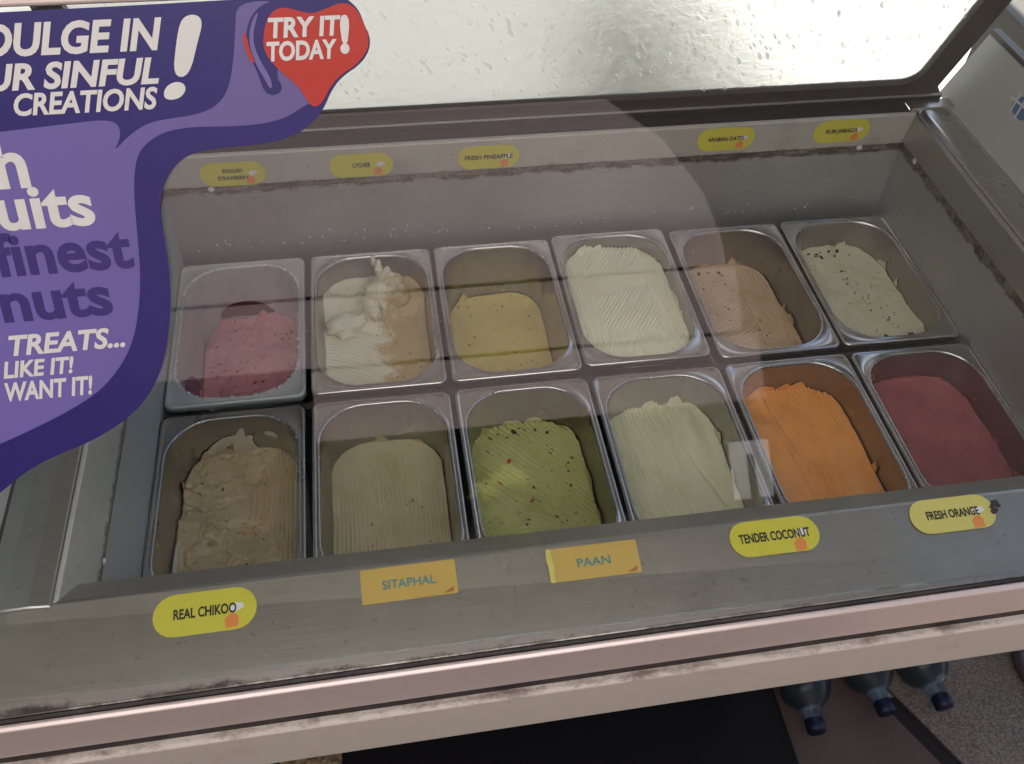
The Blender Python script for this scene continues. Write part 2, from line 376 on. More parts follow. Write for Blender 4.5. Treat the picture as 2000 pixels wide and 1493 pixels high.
# scratched pane
def pane_mat():
    a = N('scratched_acrylic'); v = a.coord()
    big = a.noise(v, 7, 4, .6, .4)
    def streaks(sc, ang, lo, hi, seed):
        c = a.n('ShaderNodeTexCoord'); r1 = a.n('ShaderNodeMapping'); r1.inputs['Rotation'].default_value = (0, math.radians(ang), 0)
        a.l(c.outputs['Object'], r1.inputs[0]); r2 = a.n('ShaderNodeMapping'); r2.inputs['Scale'].default_value = (sc, sc * .3, sc * .3); r2.inputs['Location'].default_value = (seed, 0, 0)
        a.l(r1.outputs[0], r2.inputs[0]); t = a.n('ShaderNodeTexVoronoi'); a.l(r2.outputs[0], t.inputs['Vector']); t.inputs['Scale'].default_value = 1
        keep = a.ramp(t.outputs['Color'], (.45, 0), (.55, 1))
        return a.math('MULTIPLY', a.ramp(t.outputs['Distance'], (lo, 1), (hi, 0)), keep)
    g = a.math('MAXIMUM', streaks(95, 28, .16, .24, 0), a.math('MULTIPLY', streaks(150, 36, .16, .26, 5), .8))  # scratches, with their bright glints put in as pale strokes
    g = a.math('MAXIMUM', g, a.math('MULTIPLY', streaks(60, -30, .05, .14, 9), .8))
    den = a.ramp(a.noise(v, 4.5, 3, .6), (.40, .15), (.62, 1))
    g = a.math('MULTIPLY', g, den)
    h = a.math('ADD', a.noise(v, 46, 5, .72, .8), a.math('MULTIPLY', a.noise(v, 12, 3, .6, .5), 1.5))
    a.set(Base_Color=(.95, .955, .94, 1), IOR=1.45)
    a.p.inputs['Transmission Weight'].default_value = .9
    a.l(a.math('ADD', a.math('MULTIPLY', big, .16), .15), a.p.inputs['Roughness'])
    a.bump(h, .19, .004)
    tl = a.n('ShaderNodeBsdfTranslucent'); tl.inputs[0].default_value = (.95, .95, .9, 1)
    mx = a.n('ShaderNodeMixShader'); a.l(a.math('MULTIPLY', g, .95), mx.inputs[0]); a.l(a.p.outputs[0], mx.inputs[1]); a.l(tl.outputs[0], mx.inputs[2])
    a.l(mx.outputs[0], a.out.inputs[0]); return a.m
M['pane'] = pane_mat()
slab('window_pane', BF, x0w - .008, x1w + .008, t0w - .008, t1w + .008, -.008, -.004, M['pane'], W, 0)
# hood side sheets (low) with posts
for sx, xa, xb in ((-1, -.068, -.078), (1, 1.0465, 1.056)):
    s = empty('hood_side'); s.parent = cart
    xs = (min(xa, xb), max(xa, xb))
    zt = .262
    pr = [(-.372, .149), (.324, .149), (.324 - (zt - .149) * .4314, zt), (-.392 + (zt - .137) * .4955, zt)]
    prism_x('side_sheet', pr, xs[0], xs[1], M['side'], s, .0015)
    prism_x('edge_strip', [(pr[2][0] - .001, zt + .0005), (pr[2][0] - .001, zt + .007), (pr[3][0], zt + .007), (pr[3][0], zt + .0005)], xs[0] - .001, xs[1] + .001, M['frame'], s, .0008)
    # slim side glass above
# bright logo on the right sheet: pale blue mark with white strokes
lg = (Vector((1.0465, .178, .226)), Vector((0, -1, 0)), Vector((0, 0, 1)), Vector((-1, 0, 0)))
Mb = flat('logo_blue', (.10, .22, .42)); Mw = flat('logo_white', (.75, .78, .78))
lo = plate('side_logo', smooth_poly([(-.008, -.012), (.022, -.016), (.034, .0), (.02, .016), (.004, .010)], 2), .0003, Mb, lg, .0001, cart)
plate('logo_stroke', [(-.012, -.002), (.03, .002), (.03, .005), (-.012, .001)], .0003, Mw, lg, .0005, lo)
plate('logo_stroke', [(-.002, -.014), (.001, -.014), (.004, .012), (.001, .012)], .0003, Mw, lg, .0009, lo)
plate('logo_stroke', [(.010, -.016), (.013, -.016), (.016, .014), (.013, .014)], .0003, Mw, lg, .0009, lo)

# ---------------------------------------------------------------- pans
JIT = [(-.0012, 0, .004), (.0006, .0005, -.003), (.0004, .001, .002), (.0, .0008, -.002), (.0016, -.001, .005), (.0004, 0, -.004),
       (-.0012, 0, .003), (.0004, -.0006, -.003), (.0012, .0004, .004), (.0004, -.0004, -.002), (.0014, .0002, .004), (.0, 0, -.002)]
def make_pan(cx, cy, mat, label, rz=0, dz=0):
    k = len([o for o in bpy.data.objects if o.name.startswith('steel_pan')])
    jx, jy, jr = JIT[k % 12]
    p = empty('steel_pan', (cx + jx, cy + jy, dz), rz + jr); tag(p, label, 'steel pan', 'steel ice cream pans in the cold bin')
    hx, hy, ix, iy = .0800, .1234, .0715, .1138
    if ('r', mat.name) not in CACHE:
        R0 = .050
        r = [rr(hx - .0012, hy - .0012, .0095, -.0095), rr(hx, hy, .0105, -.009), rr(hx, hy, .0105, -.0022), rr(hx - .0006, hy - .0006, .010, -.0007), rr(hx - .0022, hy - .0022, .009, 0), rr(hx - .0036, hy - .0036, .0085, -.0001),
             rr(hx - .0048, hy - .0048, .008, -.0013), rr(ix + .0042, iy + .0042, .0535, -.0014), rr(ix + .0026, iy + .0026, .0525, -.0003), rr(ix + .0012, iy + .0012, .0515, 0), rr(ix, iy, .0505, -.0010), rr(ix - .0007, iy - .0007, .050, -.003)]
        CACHE[('r', mat.name)] = loft('rim', r, mat, p).data
        W_ = [rr(ix - .0007, iy - .0007, .050, -.003)]
        for z in (-.012, -.03, -.06, -.09, -.12, -.138): W_.append(rr(ix - .0008 - .012 * (-z / .14), iy - .0008 - .012 * (-z / .14), .050 - .01 * (-z / .14), z))
        for k, z in ((.006, -.146), (.018, -.150), (.04, -.151)): W_.append(rr(ix - .0128 - k, iy - .0128 - k, max(.040 - k, .006), z))
        CACHE[('b', mat.name)] = loft('basin', W_, M['basin'] if mat is M['pan'] else mat, p, False, True).data
    else:
        for nm, key in (('rim', 'r'), ('basin', 'b')):
            o = bpy.data.objects.new(nm, CACHE[(key, mat.name)]); C.objects.link(o); o.parent = p
    return p
CACHE = {}

# value noise in numpy
def vnoise(x, y, seed=0):
    r = np.random.RandomState(seed).rand(256, 256); xi = np.floor(x).astype(int); yi = np.floor(y).astype(int)
    fx = x - xi; fy = y - yi; fx = fx * fx * (3 - 2 * fx); fy = fy * fy * (3 - 2 * fy)
    g = lambda i, j: r[i % 256, j % 256]
    return (g(xi, yi) * (1 - fx) + g(xi + 1, yi) * fx) * (1 - fy) + (g(xi, yi + 1) * (1 - fx) + g(xi + 1, yi + 1) * fx) * fy * 1.0
def fbm(x, y, f, seed=0, o=4):
    s = 0; a = .5
    for k in range(o): s = s + a * vnoise(x * f * 2 ** k + 17.3 * k + 40, y * f * 2 ** k + 9.1 * k + 40, seed + k); a *= .5
    return s - .47
def sst(a, b, x): t = np.clip((x - a) / (b - a), 0, 1); return t * t * (3 - 2 * t)

def make_ice(px, py, level, mat, label, hfun, name='ice_cream', nu=120, nv=180, rz=0):
    """surface that follows the pan wall; x,y local metres (-.07..+.07, -.11..+.11)"""
    ix, iy, r = .0715 - .0008 - .012 * (-level / .14) - .0004, .1138 - .0008 - .012 * (-level / .14) - .0004, .050 - .01 * (-level / .14)
    u, v = np.meshgrid(np.linspace(-1, 1, nu), np.linspace(-1, 1, nv), indexing='ij')
    X, Y = u * ix, v * iy
    m = np.maximum(np.abs(u), np.abs(v)) + 1e-9
    dx, dy = X / m, Y / m                                  # border point on the rectangle
    ax, ay = np.abs(dx), np.abs(dy); qx, qy = ax - (ix - r), ay - (iy - r)
    k = np.ones_like(X); msk = (qx > 0) & (qy > 0)
    # scale along ray to hit rounded corner
    A = ax ** 2 + ay ** 2; B = -2 * (ax * (ix - r) + ay * (iy - r)); Cc = (ix - r) ** 2 + (iy - r) ** 2 - r * r
    disc = np.maximum(B * B - 4 * A * Cc, 0); kk = (-B + np.sqrt(disc)) / (2 * A)
    k = np.where(msk, np.minimum(kk, 1), 1)
    t = m ** 5; s = 1 + (k - 1) * t; X = X * s; Y = Y * s
    sd_ = int(abs(px * 1000) + abs(py * 777)) % 200 + 50
    Z = hfun(X, Y, np.clip(m, 0, 1)) + .007 * fbm(X, Y, 13, sd_, 2) + .0022 * fbm(X, Y, 60, sd_ + 7, 3)
    Z = Z + (.010 * np.maximum(fbm(X + .3, Y, 34, sd_ + 11, 4), -.1) + .003) * m ** 7
    # pull/push the border so it still touches the tapering wall
    g = (Z * .0857) * m ** 6
    X = X * (1 + g / ix); Y = Y * (1 + g / iy)
    verts = np.stack([X, Y, Z], -1).reshape(-1, 3)
    idx = np.arange(nu * nv).reshape(nu, nv)
    F = np.stack([idx[:-1, :-1], idx[1:, :-1], idx[1:, 1:], idx[:-1, 1:]], -1).reshape(-1, 4)
    # skirt down so the mass has depth
    bd = np.concatenate([idx[:, 0], idx[-1, 1:], idx[-2::-1, -1], idx[0, -2:0:-1]])
    sk = verts[bd].copy(); dd = .03; sk[:, 0] *= (1 - dd * .0857 / ix); sk[:, 1] *= (1 - dd * .0857 / iy); sk[:, 2] = sk[:, 2].min() - .004
    n0 = len(verts); verts = np.vstack([verts, sk]); nb = len(bd)
    S = [(int(bd[i]), n0 + i, n0 + (i + 1) % nb, int(bd[(i + 1) % nb])) for i in range(nb)]
    o = mesh_obj(name, verts.tolist(), F.tolist() + S + [tuple(range(n0, n0 + nb))], mat, None, smooth=True)
    fixn(o); o.location = (px, py, level); o.rotation_euler.z = rz
    tag(o, label, 'ice cream', 'ice cream in the steel pans')
    return o, (X, Y, Z)
def bits(parent, grid, pts, mat, size=(.0012, .0032), name='fruit_bits', sink=.3):
    """small irregular chunks pressed into the surface, one mesh"""
    X, Y, Z = grid; bm = bmesh.new()
    for (x, y, sc) in pts:
        d = (X - x) ** 2 + (Y - y) ** 2; i = np.unravel_index(np.argmin(d), d.shape); z = Z[i]
        s = random.uniform(*size) * sc; a = random.uniform(0, 6.28)
        res = bmesh.ops.create_icosphere(bm, subdivisions=1, radius=1)
        for v in res['verts']:
            q = v.co * random.uniform(.75, 1.2); q = Vector((q.x * s * random.uniform(1.0, 1.5), q.y * s * .75, q.z * s * .35))
            q.rotate(Matrix.Rotation(a, 3, 'Z')); v.co = q + Vector((x, y, z + s * .1 * (1 - sink)))
    me = bpy.data.meshes.new(name); bm.to_mesh(me); bm.free(); me.materials.append(mat); me.shade_smooth()
    o = bpy.data.objects.new(name, me); C.objects.link(o); o.parent = parent; tag(o, kind='stuff'); return o
def ridge(phase, pitch=.0046, amp=.00085):
    amp *= 2.2
    p = phase / pitch; s = .5 + .5 * np.cos(2 * np.pi * p); return -amp * s ** 1.8
PX = [.0825 + .165 * i for i in range(6)]; RY, FY = .1303, -.1285
rnd = random.uniform

# rear row --------------------------------------------------------
make_pan(PX[0], RY, M['pan_frost'], 'frost-covered pan of pink strawberry ice cream, back row at the left end')
def h(x, y, m): return .020 * fbm(x, y, 26, 1) + .003 * fbm(x, y, 90, 2) - .014 * sst(-.02, -.07, x) * sst(.10, .0, y) * .3 + .012 * sst(.0, .06, x) * sst(.02, -.09, y) * .5 - .004 * np.exp(-((y + .055 - .2 * x) / .004) ** 2) * sst(-.01, .01, x)
Mi = ice('strawberry_ice', (.72, .33, .36), (.62, .24, .28), spots=(.40, .05, .08), lo=.5, hi=.75)
o, g = make_ice(PX[0], RY, -.088, Mi, 'lumpy rosy pink ice cream low in the frosted back row pan', h)
bits(o, g, [(rnd(-.05, .055), rnd(-.1, .1), 1) for _ in range(26)], flat('strawberry_bit', (.32, .03, .05)))
# dried smears of syrup on the frosted wall
def smear(px, py, pts, mat, parent, wall='back', lift=.0006):
    """thin curved film on the pan's inner wall: pts in (s along wall, z)"""
    V_, F_ = [], []
    pts = smooth_poly(pts, 2); n = len(pts); c = (sum(p[0] for p in pts) / n, sum(p[1] for p in pts) / n)
    def P(s, z, l):
        ix = .0715 - .0008 - .012 * (-z / .14) - l; iy = .1138 - .0008 - .012 * (-z / .14) - l; r = .050 - .01 * (-z / .14)
        lim = ix - r
        if wall == 'back':
            if abs(s) <= lim: return (s, iy, z)
            a = min((abs(s) - lim) / r, math.pi / 2); return (math.copysign(lim + r * math.sin(a), s), iy - r + r * math.cos(a), z)
        sgn = -1 if wall == 'left' else 1
        return (sgn * ix, s, z)
    R_ = 7
    for k in range(R_ + 1):
        f = k / R_
        for p in pts:
            V_.append(P(c[0] + (p[0] - c[0]) * f, c[1] + (p[1] - c[1]) * f, lift * (1.6 - f) + .0003))
    for k in range(R_):
        for i in range(n): F_.append((k * n + i, k * n + (i + 1) % n, (k + 1) * n + (i + 1) % n, (k + 1) * n + i))
    return mesh_obj('smear', V_, F_, mat, parent, smooth=True)
Msy = flat('strawberry_syrup', (.13, .035, .045), .35)
smear(0, 0, [(-.045, -.080), (-.046, -.070), (-.030, -.060), (-.008, -.056), (.012, -.060), (.026, -.074), (.030, -.080), (-.005, -.083)], Msy, o, 'back').location.z = .088
sl = smear(0, 0, [(-.10, -.03), (-.06, -.028), (-.03, -.045), (-.015, -.085), (-.05, -.09), (-.10, -.086)], flat('strawberry_film', (.25, .12, .17), .4), o, 'left'); sl.location.z = .088

make_pan(PX[1], RY, M['pan'], 'pan of creamy lychee ice cream with a scooped mound, back row second from left')
def h(x, y, m):
    ph = np.hypot(x + .075, y + .115) + .003 * fbm(x, y, 18, 3)
    z = .004 * fbm(x, y, 20, 4) + ridge(ph, .0052, .0011) * sst(.018, -.004, x) * sst(.03, .005, y)
    z = z + .026 * np.exp(-(((x - .008) / .026) ** 2 + ((y - .062) / .020) ** 2)) + .020 * np.exp(-(((x - .012) / .017) ** 2 + ((y - .088) / .016) ** 2))
    z = z + .016 * sst(.045, .07, y + .1 * x) + .014 * np.exp(-(((x + .018) / .030) ** 2 + ((y - .038) / .018) ** 2)) + .008 * fbm(x, y, 45, 8) * sst(.0, .04, y)
    z = z - .006 * np.exp(-((y - .018 + .25 * x) / .004) ** 2) * sst(.02, -.01, x)
    return z + .0012 * fbm(x, y, 160, 5) * sst(.0, .02, x)
Mi = ice('lychee_ice', (.86, .81, .64), (.80, .72, .50), lo=.5, hi=.72)
a = N.__new__(N); a.m = Mi; a.t = Mi.node_tree; a.p = a.t.nodes['Principled BSDF']      # dark glass reflection over the right side, painted in as tan
c_ = a.n('ShaderNodeTexCoord'); sx_ = a.n('ShaderNodeSeparateXYZ'); a.l(c_.outputs['Object'], sx_.inputs[0])
f_ = a.math('ADD', a.math('MULTIPLY', sx_.outputs[0], 14.0), a.math('MULTIPLY', a.noise(c_.outputs['Object'], 32, 5, .7), 1.6))
f_ = a.math('SUBTRACT', f_, a.math('MULTIPLY', a.math('MAXIMUM', sx_.outputs[1], 0.02), 6.0))
a.l(a.mix(a.ramp(f_, (.72, 0), (.95, 1)), a.p.inputs['Base Color'].links[0].from_socket, (.60, .44, .20)), a.p.inputs['Base Color'])
o, g = make_ice(PX[1], RY, -.050, Mi, 'creamy off-white ice cream with curved scraper grooves and a scooped peak at the back', h)
# curled scoop lips
def blob(name, parts, mat, parent, sub=3, disp=.1, freq=60):
    bm = bmesh.new()
    for (c, s, rz_) in parts:
        res = bmesh.ops.create_icosphere(bm, subdivisions=sub, radius=1)
        for v in res['verts']:
            q = v.co.copy(); n = 1 + disp * float(fbm(np.array(q.x + 3 * c[0] * 90), np.array(q.y + q.z * 1.3), 1.6, 11))
            q = Vector((q.x * s[0] * n, q.y * s[1] * n, q.z * s[2] * n)); q.rotate(Matrix.Rotation(rz_, 3, 'Z')); v.co = q + Vector(c)
    me = bpy.data.meshes.new(name); bm.to_mesh(me); bm.free(); me.materials.append(mat); me.shade_smooth()
    o = bpy.data.objects.new(name, me); C.objects.link(o); o.parent = parent; return o
blob('scooped_curl', [((-.034, .030, .012), (.026, .013, .013), .30), ((-.040, .020, .006), (.011, .015, .010), .2), ((-.004, .044, .022), (.013, .018, .013), .3), ((.000, .066, .030), (.012, .014, .012), .2), ((.020, .076, .036), (.017, .015, .020), 0), ((.010, .092, .046), (.006, .008, .012), .2), ((.004, .098, .056), (.003, .004, .008), .2), ((.030, .062, .020), (.018, .016, .014), .5)], Mi, o, sub=4, disp=1.1)
bits(o, g, [(rnd(.0, .055), rnd(-.09, .03), .8) for _ in range(16)], flat('lychee_bit', (.45, .30, .10)))

make_pan(PX[2], RY, M['pan'], 'pan of smooth yellow pineapple ice cream, back row third from left')
def h(x, y, m): return .003 * fbm(x, y, 18, 6) + .0006 * fbm(x, y, 120, 9) + .002 * m ** 8
Mi = ice('pineapple_ice', (.72, .58, .17), (.64, .48, .10), spots=(.40, .27, .06), spot_lo=.68)
o, g = make_ice(PX[2], RY, -.084, Mi, 'smooth mustard yellow ice cream lying low in its pan', h)
bits(o, g, [(rnd(-.05, .055), rnd(-.09, .09), .8) for _ in range(22)], flat('pineapple_bit', (.40, .26, .05)))

make_pan(PX[3] - .002, RY + .002, M['pan'], 'pan of pale cream ice cream full nearly to its rim, in the back row', dz=.003)
def h(x, y, m):
    a = np.sin(x * 38 + 1.2) * .012 + y
    p1 = x + .10 * fbm(x, y, 9, 12) * .6; p2 = (x * .80 + (y + .06) * .60); p3 = np.hypot(x - .02, y + .17)
    w1 = sst(.0, .02, np.abs(x) - .028); w2 = sst(.012, .034, y - .3 * x) * sst(.075, .055, y)
    ph = np.where(w1 > .5, x + .004 * fbm(x, y, 14, 13), np.where(w2 > .5, p2, np.where(y < -.05, x * .95 + y * .3 * np.sign(x), x * .75 - y * .55)))
    return .005 * fbm(x, y, 14, 14) + ridge(ph, .0044, .0013) + .004 * (1 - m ** 3) + .0015 * fbm(x, y, 60, 15)
Mi = ice('cream_ice', (.88, .86, .66), (.84, .80, .56))
make_ice(PX[3] - .002, RY + .002, -.018, Mi, 'full pan of pale buttery cream ice cream covered in fine criss-cross grooves', h)

make_pan(PX[4], RY, M['pan'], 'pan of peach beige date ice cream with brown bits, back row second from right')
def h(x, y, m):
    ph = np.where(x > .022, x, np.hypot(x + .09, y - .13)) + .002 * fbm(x, y, 14, 16)
    return .006 * fbm(x, y, 16, 17) + ridge(ph, .0046, .0009) * sst(.09, .06, np.abs(y - .01)) + .008 * sst(.04, -.1, y) - .0
Mi = ice('dates_ice', (.62, .45, .29), (.55, .36, .20), spots=(.34, .19, .09), spot_lo=.69)
o, g = make_ice(PX[4], RY, -.062, Mi, 'peach beige ice cream with fine grooves and dark date specks', h)
bits(o, g, [(.0, .092, 2.2), (.004, .087, 1.5), (-.03, .093, 1.2), (-.015, .094, 1.3), (-.04, .09, 1.1), (.004, .07, 1.3), (-.002, -.09, 1.4), (-.005, -.085, 1)] + [(rnd(-.05, .055), rnd(-.1, .1), .7) for _ in range(26)], flat('date_bit', (.06, .02, .012)))

make_pan(PX[5], RY, M['pan'], 'pan of pale rum ice cream flecked with dark raisins, back row at the right end')
def h(x, y, m): return .006 * fbm(x, y, 20, 19) + .0012 * fbm(x, y, 110, 20) + ridge(x, .005, .0004) * sst(-.02, -.05, y) + .006 * sst(.03, -.1, y)
Mi = ice('rum_ice', (.68, .64, .48), (.60, .56, .39), spots=(.28, .24, .15), spot_lo=.70)
o, g = make_ice(PX[5], RY, -.044, Mi, 'pale grey-green ice cream scattered with dark raisin flecks', h)
P_ = [(.000 + .03 * t + rnd(-.008, .008), .055 - .12 * t + rnd(-.006, .006), rnd(.5, 1.1)) for t in [i / 22 for i in range(23)]]
P_ += [(rnd(.0, .05), -.088 + rnd(-.008, .01), rnd(.8, 1.7)) for _ in range(14)] + [(rnd(-.04, .045), .093 + rnd(-.008, .006), rnd(.7, 1.5)) for _ in range(15)] + [(rnd(-.055, .055), rnd(-.09, .08), .6) for _ in range(26)]
bits(o, g, P_, flat('raisin', (.035, .022, .012)), (.001, .0028))

# front row -------------------------------------------------------
make_pan(PX[0], FY - .001, M['pan_smear'], 'pan of rough brown chikoo ice cream, front row at the left end')
def h(x, y, m):
    wv = sst(.018, .034, x + .02 * np.sin(y * 40))
    z = .016 * fbm(x, y, 20, 22) * (1 - .6 * wv) - .0032 * np.exp(-(fbm(x, y, 34, 23) / .05) ** 2) * (1 - wv) + .003 * fbm(x, y, 120, 24, 3) * (1 - wv) + ridge(x, .0048, .0011) * wv
    for cx, cy, rx, ry in ((-.028, -.062, .005, .010), (-.012, -.067, .012, .003), (.004, -.060, .005, .004), (-.012, -.045, .009, .002), (-.03, -.012, .004, .003)):
        z = z - .013 * np.exp(-(((x - cx) / rx) ** 2 + ((y - cy) / ry) ** 2))
    return z + .004 * sst(.07, .1, y) + .006 * np.maximum(fbm(x, y, 60, 40), 0) * m ** 4
Mi = ice('chikoo_ice', (.45, .355, .215), (.37, .28, .15), spots=(.24, .14, .07), spot_lo=.66)
o, g = make_ice(PX[0], FY - .001, -.060, Mi, 'rough coffee brown ice cream with pits and torn edges', h, nu=160, nv=230)
bits(o, g, [(rnd(-.05, .03), rnd(-.08, .09), .8) for _ in range(10)] + [(-.03, -.063, 1.6), (-.028, -.06, 1.2), (-.01, -.046, 1.3)], flat('chikoo_bit', (.10, .045, .025)))
bits(o, g, [(.008 + rnd(-.012, .014), rnd(-.06, .02), .9) for _ in range(14)], flat('chikoo_orange_bit', (.50, .20, .06)))
Msm = flat('chikoo_smear', (.52, .44, .33), .45)
for pts in ([(-.045, -.056), (-.040, -.044), (-.020, -.030), (-.004, -.026), (.0, -.034), (-.012, -.042), (-.026, -.052)],
            [(-.012, -.060), (-.010, -.040), (.000, -.018), (.007, -.016), (.006, -.032), (.016, -.028), (.012, -.042), (.022, -.058)],
            [(.024, -.030), (.034, -.022), (.046, -.026), (.040, -.034)]):
    smear(0, 0, pts, Msm, o, 'back', .0012).location.z = .060
smear(0, 0, [(-.09, -.050), (-.05, -.046), (-.01, -.050), (.0, -.062), (-.04, -.060), (-.09, -.066)], flat('frost_smear', (.62, .60, .56), .6), o, 'left', .0016).location.z = .060

make_pan(PX[1], FY, M['pan'], 'pan of plain tan sitaphal ice cream with long grooves, front row second from left')
def h(x, y, m):
    ph = x + .16 * (y - .02) * sst(.0, .05, y) * np.exp(-((x + .01) / .04) ** 2) + .003 * fbm(x, y, 16, 25)
    return .005 * fbm(x, y, 14, 26) + ridge(ph, .0047, .0012) * sst(.095, .06, y) * (.35 + .65 * sst(-.05, .02, fbm(x, y, 30, 27))) + .0006 * fbm(x, y, 150, 28)
Mi = ice('sitaphal_ice', (.54, .46, .29), (.47, .39, .22))
o, g = make_ice(PX[1], FY, -.066, Mi, 'plain tan ice cream raked into long straight grooves', h)
bits(o, g, [(rnd(-.05, .055), rnd(-.09, .03), .7) for _ in range(12)], flat('sitaphal_bit', (.28, .18, .09)))

make_pan(PX[2], FY, M['pan'], 'pan of olive green paan ice cream with red specks, front row third from left')
def h(x, y, m):
    ph = np.where((y < -.02) & (x < .02), np.hypot(x + .022, (y + .11) * .8) * 1.0, np.hypot(x - .06, y + .14) * .6 + x * .8) + .003 * fbm(x, y, 20, 29)
    return .007 * fbm(x, y, 20, 30) + ridge(ph, .0050, .0015) + .002 * fbm(x, y, 90, 31) + .005 * np.maximum(fbm(x, y, 55, 41), 0) * m ** 4
Mi = ice('paan_ice', (.46, .44, .18), (.38, .37, .12), spots=(.14, .15, .03), spot_lo=.67)
o, g = make_ice(PX[2], FY, -.056, Mi, 'olive green ice cream with whirled grooves, red petals and dark leaf flecks', h, nu=150, nv=220)
bits(o, g, [(-.022, .053, 1.3), (-.037, .024, 1.5), (-.006, -.006, 1.1), (-.003, -.004, .9), (.05, -.04, .8)], flat('red_petal', (.42, .02, .03)), (.0018, .003), 'petal_bits')
bits(o, g, [(.032, .065, 1.6), (.028, .06, 1.2), (-.045, .07, 1.3), (.045, .03, 1), (.044, .01, 1.1), (.02, -.03, 1.1), (.024, -.038, 1.5), (-.012, -.03, 1.1), (-.04, .088, 1.6), (-.03, .094, 1.4), (.03, .09, 1.5), (-.01, .095, 1.5)] + [(rnd(-.055, .055), rnd(-.09, .1), .7) for _ in range(34)], flat('leaf_fleck', (.045, .045, .012)))

make_pan(PX[3], FY, M['pan'], 'pan of whitish green tender coconut ice cream, front row third from right')
def h(x, y, m):
    ph = x * .93 + y * .10 + .15 * np.minimum(y, 0) * np.where(x < -.015, .5, .1) + .0035 * fbm(x, y, 18, 33)
    z = .006 * fbm(x, y, 16, 34) + ridge(ph, .0047, .0013) * sst(.03, .005, x - .2 * y * 0)
    z = z + .012 * np.exp(-(((x - .030) / .022) ** 2 + ((y - .07) / .035) ** 2)) - .003 * np.exp(-((x - .036 + .32 * y) / .0025) ** 2)
    return z + .004 * fbm(x, y, 50, 35) * sst(.04, .09, y) + .005 * np.maximum(fbm(x, y, 60, 42), 0) * m ** 4
Mi = ice('coconut_ice', (.72, .68, .48), (.64, .62, .40))
make_ice(PX[3], FY, -.050, Mi, 'whitish green ice cream with slanting grooves and a raised smooth right side', h)

make_pan(PX[4], FY, M['pan'], 'pan of bright orange ice cream, front row second from right')
def h(x, y, m):
    ph = x * .97 + y * .14 + .003 * fbm(x, y, 14, 36)
    z = .005 * fbm(x, y, 14, 37) + ridge(ph, .0048, .0012) * sst(-.020, -.006, x + .08 * y) * sst(.05, .03, x - .25 * y)
    return z - .006 * np.exp(-(((x + .032) / .014) ** 2 + ((y - .075) / .016) ** 2)) + .004 * np.exp(-((x + .018 + .12 * y) / .004) ** 2) + .003 * fbm(x, y, 70, 38) * sst(.05, .09, y) - .003 * np.exp(-(((x - .0) / .01) ** 2 + ((y + .055) / .006) ** 2))
Mi = ice('orange_ice', (.80, .33, .085), (.72, .27, .06))
o, g = make_ice(PX[4], FY, -.042, Mi, 'bright orange ice cream with straight grooves beside a smooth band', h)

make_pan(PX[5], FY, M['pan'], 'pan of dark rose pink ice cream, front row at the right end')
def h(x, y, m):
    ph = x + .05 * np.sin(y * 30) * .03 + .003 * fbm(x, y, 14, 43)
    z = .006 * fbm(x, y, 16, 44) + ridge(ph, .0046, .0012) * sst(.085, .06, y)
    q = np.hypot((x + .012), (y - .028)); z = z - .004 * np.exp(-((q - .030) / .0016) ** 2) * sst(.01, -.008, y - .018)
    return z + .002 * fbm(x, y, 70, 46)
Mi = ice('rose_ice', (.34, .095, .105), (.27, .065, .08))
make_ice(PX[5], FY, -.044, Mi, 'dark rose pink ice cream with fine grooves and a curved cut', h)

# torn smears left on the pan walls above each flavour
def edge_smears(ob, level, mat, seed, n=5):
    rs = np.random.RandomState(seed)
    for k in range(n):
        wl = ('back', 'right', 'left')[k % 3]; lim = .050 if wl == 'back' else .085
        c = rs.uniform(-lim, lim); wd = rs.uniform(.006, .020); ht = rs.uniform(.006, .018); z0 = level + rs.uniform(-.004, .002)
        ht = min(ht, -.007 - z0)
        if ht < .003: continue
        pts = [(c - wd, z0 - .004)] + [(c - wd + 2 * wd * t, z0 + ht * (math.sin(math.pi * t) ** .7) * rs.uniform(.5, 1.15)) for t in (.1, .25, .4, .55, .7, .85)] + [(c + wd, z0 - .004)]
        q = smear(0, 0, pts, mat, ob, wl, .0009); q.location.z = -level
for ob in [o for o in C.objects if o.name.startswith('ice_cream') and o.type == 'MESH']:
    edge_smears(ob, ob.location.z, ob.data.materials[0], int(ob.location.x * 1000) + int(ob.location.y * 100) + 200, 9)

def frost_crust(pan, n, seed, big):
    rs = random.Random(seed); bm = bmesh.new(); ring = rr(.0722, .1145, .0505, 0)
    for k in range(n):
        i = rs.randrange(len(ring)); a, b = ring[i], ring[(i + 1) % len(ring)]; t = rs.random(); f = 1 - abs(rs.gauss(0, .018)); r_ = rs.uniform(.0005, .0013) * big
        x, y = (a[0] + (b[0] - a[0]) * t) * f, (a[1] + (b[1] - a[1]) * t) * f; z = -.0008 if f > .985 else -(1 - f) * .5 - .002
        if f < .99: k_ = 1 - .0005; x, y = (a[0] + (b[0] - a[0]) * t) * (1 - .013), (a[1] + (b[1] - a[1]) * t) * (1 - .010); z = -.004 - (1 - f) * .7
        res = bmesh.ops.create_icosphere(bm, subdivisions=1, radius=r_)
        sx, sy = rs.uniform(.8, 1.8), rs.uniform(.8, 1.8)
        for v in res['verts']: v.co = Vector((v.co.x * sx, v.co.y * sy, v.co.z * .7)) * rs.uniform(.8, 1.2) + Vector((x, y, z))
    me = bpy.data.meshes.new('frost_crust'); bm.to_mesh(me); bm.free(); me.materials.append(MFR); me.shade_smooth()
    o = bpy.data.objects.new('frost_crust', me); C.objects.link(o); o.parent = pan; tag(o, kind='stuff')
MFR = flat('frost_white', (.72, .72, .74), .5)
